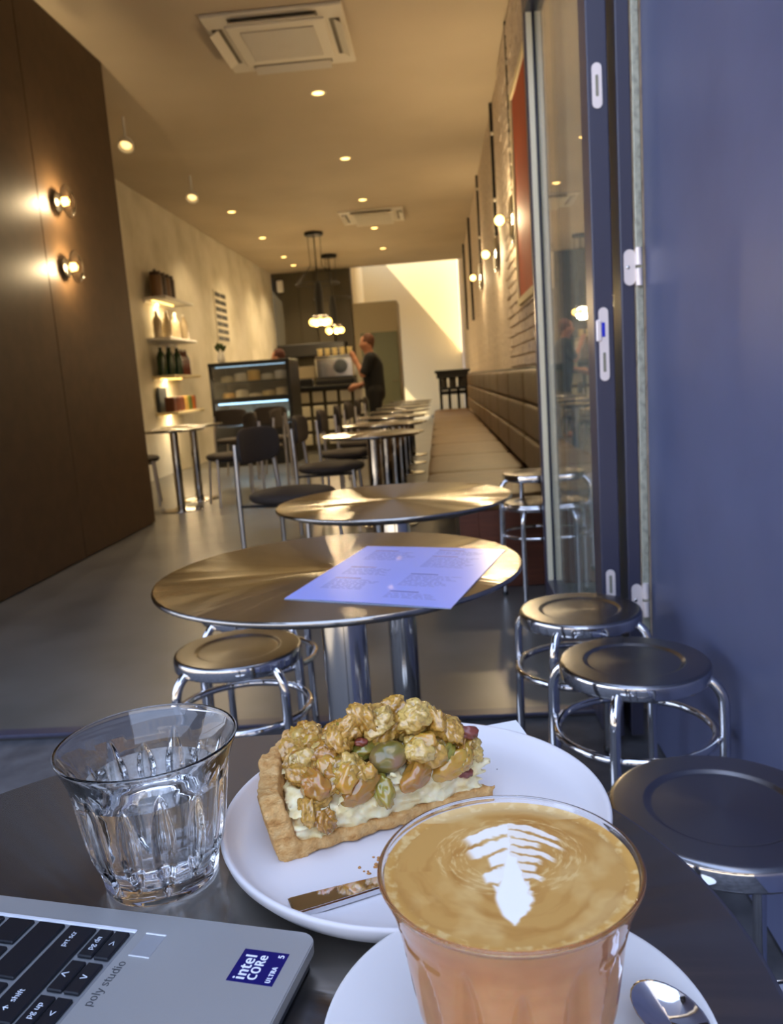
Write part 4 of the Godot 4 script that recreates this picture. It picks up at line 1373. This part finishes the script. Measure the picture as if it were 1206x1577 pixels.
	for k in 46:
		var u := r.randf_range(0.010, 0.136)
		var w := sqrt(r.randf()) * u * tan(ang) * 0.95
		if Vector2(u, w).length() > 0.139 or w < 0.008:
			continue
		var heap := exp(-pow((u - 0.062) / 0.032, 2.0)) * smoothstep(0.0, 0.03, w)
		var h := 0.034 + heap * r.randf_range(0.004, 0.030)
		var o := part_mesh("walnut", nuts[k % 6], nut_m[k % 3], t)
		o.position = place.call(u, w, h)
		o.rotation = Vector3(r.randf_range(-0.9, 0.9), r.randf() * TAU, r.randf_range(-0.9, 0.9))
		o.scale = Vector3.ONE * r.randf_range(0.75, 1.15)
	# the peak and other pieces the eye picks out
	for q in [[0.080, 0.030, 0.066, 1.05, 1.2], [0.071, 0.026, 0.062, 0.95, 0.3], [0.088, 0.030, 0.060, 0.9, 2.0], [0.045, 0.020, 0.062, 1.1, 0.5], [0.032, 0.018, 0.056, 1.0, 2.6], [0.098, 0.030, 0.054, 0.95, 1.0], [0.050, 0.027, 0.056, 1.0, 1.9], [0.105, 0.034, 0.046, 0.9, 0.2], [0.022, 0.012, 0.050, 0.9, 0.9], [0.064, 0.030, 0.052, 1.1, 2.2], [0.118, 0.012, 0.032, 0.9, 0.4], [0.126, 0.030, 0.036, 0.9, 1.4], [0.130, 0.006, 0.024, 0.85, 2.4], [0.122, 0.001, 0.019, 0.8, 0.9]]:
		var o := part_mesh("walnut", nuts[int(q[0] * 1000) % 6], nut_m[int(q[1] * 1000) % 3], t)
		o.position = place.call(q[0], q[1], q[2])
		o.rotation = Vector3(q[4] * 0.7, q[4] * 2.0, 0.6 - q[4] * 0.3)
		o.scale = Vector3.ONE * float(q[3])
	for q in [[0.070, 0.013, 0.042, 0.78, 0.4], [0.040, 0.014, 0.034, 0.6, 1.9]]:
		var o := part_mesh("fig", fig, fig_m, t, "green-purple fig half")
		o.position = place.call(q[0], q[1], q[2])
		o.rotation = Vector3(0.3, q[4], 0.2)
		o.scale = Vector3.ONE * float(q[3])
	for q in [[0.094, 0.006, 0.030, 1.0, 0.9], [0.080, 0.003, 0.026, 0.9, 2.2], [0.030, 0.003, 0.030, 1.0, 0.7], [0.018, 0.004, 0.033, 0.8, 1.6], [0.055, 0.003, 0.031, 1.0, 1.1], [0.108, 0.020, 0.038, 1.0, 2.6], [0.048, 0.010, 0.045, 1.0, 0.1]]:
		var o := part_mesh("fruit_piece", wedge_fig, [jelly, jelly2, jelly3][int(q[0] * 1000) % 3], t)
		o.position = place.call(q[0], q[1], q[2])
		o.rotation = Vector3(0.5, q[4], 0.5)
		o.scale = Vector3.ONE * float(q[3])
	for q in [[0.036, 0.020, 0.058, 0.7], [0.012, 0.010, 0.046, 0.8], [0.020, 0.002, 0.022, 0.6], [0.085, 0.024, 0.052, 0.5]]:
		var o := part_mesh("fruit_piece", bits[1], red_m, t, "red-brown fruit piece")
		o.position = place.call(q[0], q[1], q[2])
		o.scale = Vector3(1.3, 1, 1) * float(q[3])

func glass_radius(y: float) -> float:
	# outer profile of the fluted tumblers, height 0.092
	var pts := [[0.0, 0.0335], [0.003, 0.0350], [0.012, 0.0362], [0.016, 0.0366], [0.022, 0.0400], [0.034, 0.0428], [0.050, 0.0450], [0.064, 0.0468], [0.074, 0.0488], [0.083, 0.0520], [0.089, 0.0545], [0.092, 0.0552]]
	for k in pts.size() - 1:
		if y <= pts[k + 1][0]:
			var t: float = (y - pts[k][0]) / (pts[k + 1][0] - pts[k][0])
			return lerpf(pts[k][1], pts[k + 1][1], t)
	return 0.0552

func tumbler_mesh() -> MB:
	var mb := MB.new()
	var seg := 308
	var fl := 14
	var rows := []
	var add := func(r: float, y: float, fluted: bool) -> void:
		var row := PackedVector3Array()
		for k in seg:
			var a := TAU * k / seg
			var rr := r
			if fluted:
				# tall pointed lens cuts, alternating in height
				var c := fposmod(a * fl / TAU, 1.0) - 0.5
				var odd := int(floor(a * fl / TAU)) % 2
				var lo := 0.008 if odd == 0 else 0.013
				var hi := 0.076 if odd == 0 else 0.069
				var s: float = (y - lo) / (hi - lo)
				if s > 0.0 and s < 1.0:
					var half := 0.31 * pow(sin(PI * pow(s, 0.85)), 0.6)
					var e := 1.0 - pow(c / maxf(half, 0.01), 2.0)
					if e > 0:
						rr -= 0.0036 * e * minf(1.0, half * 4.0)
					else:
						rr += 0.0003
			row.append(Vector3(rr * cos(a), y, rr * sin(a)))
		rows.append(row)
	add.call(0.0, 0.0015, false)
	add.call(0.026, 0.0015, false)
	add.call(0.0305, 0.0, false)
	add.call(0.0325, 0.0, false)
	for k in 57:
		var y := 0.001 + 0.0885 * k / 56.0
		add.call(glass_radius(y), y, true)
	# rounded lip
	for k in 7:
		var a := PI * k / 6
		add.call(0.0552 - 0.0010 + 0.0010 * cos(a), 0.0908 + 0.0011 * sin(a), false)
	# inner wall down to a thick bottom
	for k in 24:
		var y := 0.089 - 0.076 * k / 23.0
		add.call(inner_radius(y), y, false)
	add.call(0.029, 0.0105, false)
	add.call(0.020, 0.0095, false)
	add.call(0.0, 0.009, false)
	mb.grid(rows, true)
	return mb

func inner_radius(y: float) -> float:
	var r := glass_radius(y) - 0.0044
	if y > 0.07:
		r = glass_radius(y) - lerpf(0.0044, 0.0018, clampf((y - 0.07) / 0.019, 0, 1))
	if y < 0.022:
		r = minf(r, lerpf(0.031, 0.0356, clampf((y - 0.012) / 0.01, 0, 1)))
	return r

func liquid_mesh(level: float, over: float) -> MB:
	var prof := [Vector2(0, 0.009 - over), Vector2(0.020, 0.0095 - over), Vector2(0.029, 0.0105 - over)]
	var n := 24
	for k in n + 1:
		var y := 0.013 + (level - 0.013) * k / n
		prof.append(Vector2(inner_radius(y) + over, y))
	prof.append(Vector2(inner_radius(level) + over, level))
	for k in [0.98, 0.9, 0.6, 0.3, 0.0]:
		prof.append(Vector2((inner_radius(level) + over) * k, level - 0.0004 * (1.0 - k * k)))
	return MB.new().lathe(prof, 96)

func build_glasses() -> void:
	var tm := tumbler_mesh()
	var mesh := tm.mesh()
	var wg := thing("water_glass", "clear fluted tumbler of water left of the plate", "glass", Vector3(-0.193, 0.7306, -0.462))
	part_mesh("tumbler", mesh, M.glass, wg)
	part("water", liquid_mesh(0.066, 0.0002), M.water, wg, "clear water")
	# saucer
	var sc := Vector3(0.017, 0.7306, -0.313)
	single("saucer", MB.new().at(sc).lathe([Vector2(0, 0.0), Vector2(0.040, 0.0), Vector2(0.043, 0.002), Vector2(0.060, 0.0065), Vector2(0.078, 0.0135), Vector2(0.084, 0.0172), Vector2(0.0853, 0.0185), Vector2(0.0848, 0.0196), Vector2(0.0832, 0.0195), Vector2(0.076, 0.0160), Vector2(0.060, 0.0095), Vector2(0.046, 0.0062), Vector2(0.040, 0.0055), Vector2(0.0, 0.0055)], 96), M.ceramic, "glossy white saucer under the coffee glass", "saucer")
	# latte
	var cg := thing("coffee_glass", "fluted glass of latte with white leaf art on a saucer", "coffee", sc + Vector3(0, 0.0056, 0))
	part_mesh("tumbler", mesh, M.glass, cg)
	var lm := tri_mat(noise_tex(70, 0.015, 256, [Color(0.82, 0.57, 0.32), Color(0.87, 0.63, 0.38), Color(0.90, 0.68, 0.44)], 3), 12.0, 0.5)
	lm.subsurf_scatter_enabled = true
	lm.subsurf_scatter_strength = 0.2
	var lq := part("latte", liquid_mesh(0.0882, 0.0002), lm, cg, "milky brown coffee")
	# the foam surface with its rosetta
	var rr := inner_radius(0.0882) + 0.0002
	var fo := MB.new()
	var rows := []
	var uvs := []
	for i in 25:
		var row := PackedVector3Array()
		var us := PackedVector2Array()
		var q := 1.0 - i / 24.0
		for k in 73:
			var a := TAU * k / 72.0
			row.append(Vector3(cos(a) * rr * q, 0.0886 + (0.0006 if i == 0 else 0.0) - 0.0004 * (1.0 - q * q), sin(a) * rr * q))
			us.append(Vector2(0.5 + 0.5 * cos(a) * q, 0.5 + 0.5 * sin(a) * q))
		rows.append(row)
		uvs.append(us)
	fo.grid(rows, false, false, uvs)
	var fm := mat(Color(1, 1, 1), 0.32)
	fm.albedo_texture = latte_art()
	fm.clearcoat_enabled = true
	fm.clearcoat = 0.35
	fm.clearcoat_roughness = 0.2
	part("foam", fo, fm, lq, "golden foam with a white leaf pattern")
	# spoon on the saucer
	var sp := thing("spoon", "steel teaspoon lying on the saucer beside the glass", "spoon", Vector3(0.083, 0.7306 + 0.021, -0.316), -1.15)
	var rws := []
	for i in 11:
		var a := PI * i / 10
		var row := PackedVector3Array()
		for k in 24:
			var b := TAU * k / 24
			var d := Vector3(cos(b) * sin(a) * 0.021, cos(a) * 0.0012, sin(b) * sin(a) * 0.0135)
			var e := 1.0 - pow(d.x / 0.021, 2.0) - pow(d.z / 0.0135, 2.0)
			d.y -= 0.0055 * maxf(e, 0.0) - 0.001
			row.append(d)
		rws.append(row)
	part("bowl", MB.new().grid(rws, true), M.chrome, sp)
	part("handle", MB.new().tube([Vector3(0.019, 0.0005, 0), Vector3(0.035, 0.004, 0), Vector3(0.07, 0.005, 0), Vector3(0.105, 0.002, 0)], [0.0026, 0.0022, 0.0028, 0.0036], 10), M.chrome, sp)

func latte_art() -> ImageTexture:
	var S := 640
	var im := Image.create(S, S, false, Image.FORMAT_RGB8)
	var n := FastNoiseLite.new()
	n.seed = 12
	n.frequency = 0.9
	n.fractal_octaves = 4
	var n2 := FastNoiseLite.new()
	n2.seed = 13
	n2.frequency = 2.2
	n2.fractal_octaves = 3
	var brown := Color(0.76, 0.57, 0.30)
	var deep := Color(0.66, 0.45, 0.20)
	var pale := Color(0.90, 0.78, 0.54)
	var milk := Color(0.97, 0.95, 0.92)
	for py in S:
		for px in S:
			var x := (px + 0.5) / S * 2.0 - 1.0
			var y := (py + 0.5) / S * 2.0 - 1.0   # +y towards the viewer
			var d := sqrt(x * x + y * y)
			var c := brown
			var w := n.get_noise_2d(x * 1.5, y * 1.5)
			var sw := n.get_noise_2d(d * 5.0 + w * 0.6, atan2(y, x) * 0.5)
			c = c.lerp(deep, clampf(sw * 1.1 + 0.15, 0, 0.75))
			c = c.lerp(pale, clampf(w * 0.9, 0, 0.4))
			if d > 0.90:
				c = c.lerp(Color(0.80, 0.60, 0.30), clampf((d - 0.90) / 0.04, 0, 1) * 0.8)
				c = c.lerp(pale, clampf(n2.get_noise_2d(x * 3, y * 3) * 1.6, 0, 0.7))
			if y < -0.70 and d > 0.80:
				c = c.lerp(Color(0.90, 0.80, 0.60), clampf((d - 0.80) / 0.1, 0, 1) * 0.5)
			# wispy milk halo round the leaf
			var hx := x - 0.02
			var hy := y + 0.20
			var hd := sqrt(hx * hx + hy * hy * 1.3)
			if hd > 0.36 and hd < 0.62:
				c = c.lerp(pale, clampf(n2.get_noise_2d(hd * 9.0, atan2(hy, hx) * 1.2) * 1.1, 0, 0.55))
			# rosetta: drooping strokes to both sides of a tapering body
			var wob := n2.get_noise_2d(x * 2.2, y * 2.2) * 0.05
			var lx := x - 0.02 + 0.04 * y + wob * 0.4
			var ax := absf(lx)
			var m := 0.0
			var core := 0.0
			if y > -0.62 and y < 0.68:
				core = 0.015 + 0.075 * smoothstep(-0.45, 0.22, y) * (1.0 - smoothstep(0.30, 0.70, y)) + 0.055 * smoothstep(0.1, 0.4, y) * (1.0 - smoothstep(0.55, 0.68, y))
			m = 1.0 - smoothstep(core - 0.02, core + 0.02, ax + wob * 0.5)
			if y > 0.68 or y < -0.64:
				m = 0.0
			var v := y - ax * (0.12 + 1.25 * ax) + wob * 0.8
			if v > -0.68 and v < 0.46:
				var q := (v + 0.68) / 1.14
				var n_str := 5.5 if lx < 0 else 10.0
				var f := fposmod(q * n_str, 1.0)
				var reach := lerpf(0.56 if lx > 0 else 0.50, 0.12, pow(q, 0.75)) * (0.88 + 0.2 * sin(floor(q * n_str) * 2.4))
				var width := lerpf(0.86, 0.46 if lx > 0 else 0.66, clampf(ax / 0.42, 0, 1))
				var st := smoothstep(0.0, 0.15, f) * (1.0 - smoothstep(width, width + 0.18, f)) * (1.0 - smoothstep(reach * 0.8, reach, ax))
				m = maxf(m, st * (0.95 if lx < 0 else 0.85))
			c = c.lerp(milk, clampf(m, 0, 1))
			im.set_pixel(px, py, c)
	return ImageTexture.create_from_image(im)

func build_laptop() -> void:
	# local axes: x = the laptop's right, -z = its back (hinge), y up; origin at the front right corner on the table
	var rt := Vector3(0.206, 0, -0.979).normalized()
	var bk := Vector3(-0.979, 0, -0.206).normalized()
	var t := Node3D.new()
	t.name = numbered("laptop")
	add_child(t)
	t.transform = Transform3D(Basis(rt, Vector3.UP, -bk), Vector3(-0.0805, 0.7306, -0.3815))
	meta(t, "open silver laptop at the bottom left with dark keys", "laptop")
	var silver := tri_mat(noise_tex(90, 0.3, 256, [Color(0.66, 0.66, 0.655), Color(0.69, 0.69, 0.685)], 2), 30.0, 0.42, 0.5)
	var W := 0.312
	var D := 0.222
	var T := 0.0155
	var dk := PackedVector2Array()
	# rounded rectangle outline in (x, z)
	for c in [[-0.009, -0.009, 0.0], [-0.009, -D + 0.009, -PI / 2], [-W + 0.009, -D + 0.009, -PI], [-W + 0.009, -0.009, -PI * 1.5]]:
		for k in 7:
			var a: float = PI / 2 + c[2] - PI / 2 * k / 6.0
			dk.append(Vector2(c[0] + cos(a) * 0.009, c[1] + sin(a) * 0.009))
	var deck := MB.new()
	deck.prism(dk, T - 0.006, T - 0.0006)
	deck.prism(bevel_poly(dk, 0.0006), T - 0.0006, T)
	part("deck", deck, silver, t)
	part("bottom_case", MB.new().prism(bevel_poly(dk, 0.003), 0.0012, T - 0.006), mat(Color(0.30, 0.31, 0.33), 0.4, 0.6), t)
	part("rubber_foot", MB.new().box(Vector3(-0.05, 0.0006, -0.03), Vector3(0.04, 0.0012, 0.008)).box(Vector3(-0.26, 0.0006, -0.03), Vector3(0.04, 0.0012, 0.008)).box(Vector3(-0.15, 0.0006, -0.20), Vector3(0.22, 0.0012, 0.008)), M.black, t)
	# keyboard well with a bright chamfered edge
	var kx1 := -0.0165
	var kz0 := -0.0985
	var kz1 := -0.2
	var well := part("keyboard_well", MB.new().box(Vector3((kx1 - W + 0.0165) / 2, T + 0.0001, (kz0 + kz1) / 2), Vector3(W - 0.033, 0.0003, kz0 - kz1), 0.0), mat(Color(0.60, 0.61, 0.62), 0.4, 0.5), t)
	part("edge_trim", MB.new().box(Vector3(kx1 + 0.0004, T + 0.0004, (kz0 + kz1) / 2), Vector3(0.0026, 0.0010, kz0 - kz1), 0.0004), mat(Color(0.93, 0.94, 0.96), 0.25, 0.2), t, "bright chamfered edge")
	var key_m := mat(Color(0.04, 0.05, 0.085), 0.45)
	var ink := mat(Color(0.85, 0.88, 0.92), 0.5)
	var flat_up := Basis(Vector3.RIGHT, -PI / 2)
	var key := func(x0: float, x1: float, z0: float, z1: float) -> MeshInstance3D:
		var mb := MB.new()
		mb.box(Vector3((x0 + x1) / 2, T + 0.0012, (z0 + z1) / 2), Vector3(absf(x1 - x0) - 0.0030, 0.0022, absf(z1 - z0) - (0.0030 if absf(z1 - z0) > 0.012 else 0.0012)), 0.0006)
		return part("key", mb, key_m, t)
	var label := func(k: Node, s: String, x: float, z: float, size: float) -> void:
		text(s, size, ink, k, Transform3D(flat_up, Vector3(x, T + 0.00235, z)), "key_legend", 0.0001)
	var y0 := kz0 - 0.001
	# front row: half-height keys at the right
	var k1: Node = key.call(-0.0415, -0.0178, y0, y0 - 0.0098)
	label.call(k1, ">", -0.029, y0 - 0.0048, 0.0062)
	var k2: Node = key.call(-0.0415, -0.0178, y0 - 0.0098, y0 - 0.0196)
	label.call(k2, "pg dn", -0.0305, y0 - 0.0146, 0.0040)
	var k3: Node = key.call(-0.0655, -0.0418, y0, y0 - 0.0098)
	label.call(k3, "v", -0.0535, y0 - 0.0050, 0.0062)
	var k4: Node = key.call(-0.0655, -0.0418, y0 - 0.0098, y0 - 0.0196)
	label.call(k4, "^", -0.0535, y0 - 0.0150, 0.0075)
	var k5: Node = key.call(-0.0895, -0.0658, y0, y0 - 0.0098)
	label.call(k5, "<", -0.0775, y0 - 0.0048, 0.0062)
	var k6: Node = key.call(-0.0895, -0.0658, y0 - 0.0098, y0 - 0.0196)
	label.call(k6, "pg up", -0.0775, y0 - 0.0146, 0.0040)
	for k in 10:
		key.call(-0.0898 - (k + 1) * 0.0206, -0.0898 - k * 0.0206, y0, y0 - 0.0196)
	# shift row
	var ks: Node = key.call(-0.088, -0.0178, y0 - 0.0198, y0 - 0.0394)
	label.call(ks, "shift", -0.0705, y0 - 0.0300, 0.0042)
	var arrow := PackedVector2Array([Vector2(-0.0003, 0.0014), Vector2(0.0003, 0.0014), Vector2(0.0003, -0.0006), Vector2(0.0013, 0.0004), Vector2(0.0016, 0.0), Vector2(0.0, -0.0018), Vector2(-0.0016, 0.0), Vector2(-0.0013, 0.0004), Vector2(-0.0003, -0.0006)])
	part("key_legend", MB.new().at(Vector3(-0.0785, 0, y0 - 0.0300)).prism(arrow, T + 0.0023, T + 0.0024), ink, ks)
	label.call(ks, "prt scr", -0.0300, y0 - 0.0310, 0.0040)
	for k in 10:
		key.call(-0.088 - (k + 1) * 0.0208, -0.088 - k * 0.0208, y0 - 0.0198, y0 - 0.0394)
	var ke: Node = key.call(-0.062, -0.0178, y0 - 0.0396, y0 - 0.0592)
	for k in 11:
		key.call(-0.062 - (k + 1) * 0.0212, -0.062 - k * 0.0212, y0 - 0.0396, y0 - 0.0592)
	for row in 2:
		for k in 13:
			key.call(-0.0178 - (k + 1) * 0.0213, -0.0178 - k * 0.0213, y0 - 0.0594 - row * 0.0198, y0 - 0.0790 - row * 0.0198)
	# fingerprint reader
	var fp := part("fingerprint_reader", MB.new().box(Vector3(-0.0245, T + 0.00005, -0.0865), Vector3(0.0165, 0.0003, 0.0120), 0.0001), mat(Color(0.68, 0.69, 0.71), 0.3, 0.5), t)
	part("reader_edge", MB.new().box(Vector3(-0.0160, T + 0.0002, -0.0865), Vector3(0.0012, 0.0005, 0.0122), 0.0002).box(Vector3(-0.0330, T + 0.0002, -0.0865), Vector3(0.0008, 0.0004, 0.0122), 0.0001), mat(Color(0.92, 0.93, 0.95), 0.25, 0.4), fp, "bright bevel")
	# deck lettering
	text("poly studio", 0.0062, mat(Color(0.24, 0.25, 0.26), 0.5), t, Transform3D(flat_up, Vector3(-0.053, T + 0.00015, -0.0925)), "deck_lettering", 0.0001)
	# sticker
	var st := part("sticker", MB.new().box(Vector3(-0.0290, T + 0.0001, -0.0212), Vector3(0.0225, 0.0002, 0.0245)), mat(Color(0.035, 0.03, 0.36), 0.3), t, "dark blue processor sticker")
	var wh := mat(Color(0.92, 0.93, 0.97), 0.4)
	text("intel", 0.0080, wh, st, Transform3D(flat_up.scaled_local(Vector3(1, 1, 1)), Vector3(-0.0300, T + 0.00025, -0.0275)), "lettering", 0.0001, false, true)
	text("CORe", 0.0068, wh, st, Transform3D(flat_up, Vector3(-0.0295, T + 0.00025, -0.0212)), "lettering", 0.0001, false, true)
	text("ULTRA", 0.0036, wh, st, Transform3D(flat_up, Vector3(-0.0333, T + 0.00025, -0.0122)), "lettering", 0.0001, false, true)
	text("5", 0.0044, wh, st, Transform3D(flat_up, Vector3(-0.0205, T + 0.00025, -0.0122)), "lettering", 0.0001, false, true)
	# touchpad and lid
	part("touchpad", MB.new().box(Vector3(-W / 2 - 0.01, T + 0.0001, -0.050), Vector3(0.11, 0.0003, 0.070)), mat(Color(0.56, 0.57, 0.58), 0.35, 0.7), t)
	var lid := MB.new()
	lid.at(Vector3(-W / 2, T - 0.002, -D - 0.002), Basis(Vector3.RIGHT, -0.45)).box(Vector3(0, 0.105, 0), Vector3(W, 0.212, 0.006), 0.002)
	var lo := part("lid", lid, silver, t)
	var scn := MB.new()
	scn.at(Vector3(-W / 2, T - 0.002, -D - 0.002), Basis(Vector3.RIGHT, -0.45)).box(Vector3(0, 0.108, 0.0032), Vector3(W - 0.012, 0.196, 0.001))
	part("screen", scn, mat(Color(0.02, 0.02, 0.025), 0.15), lo, "dark glossy screen")
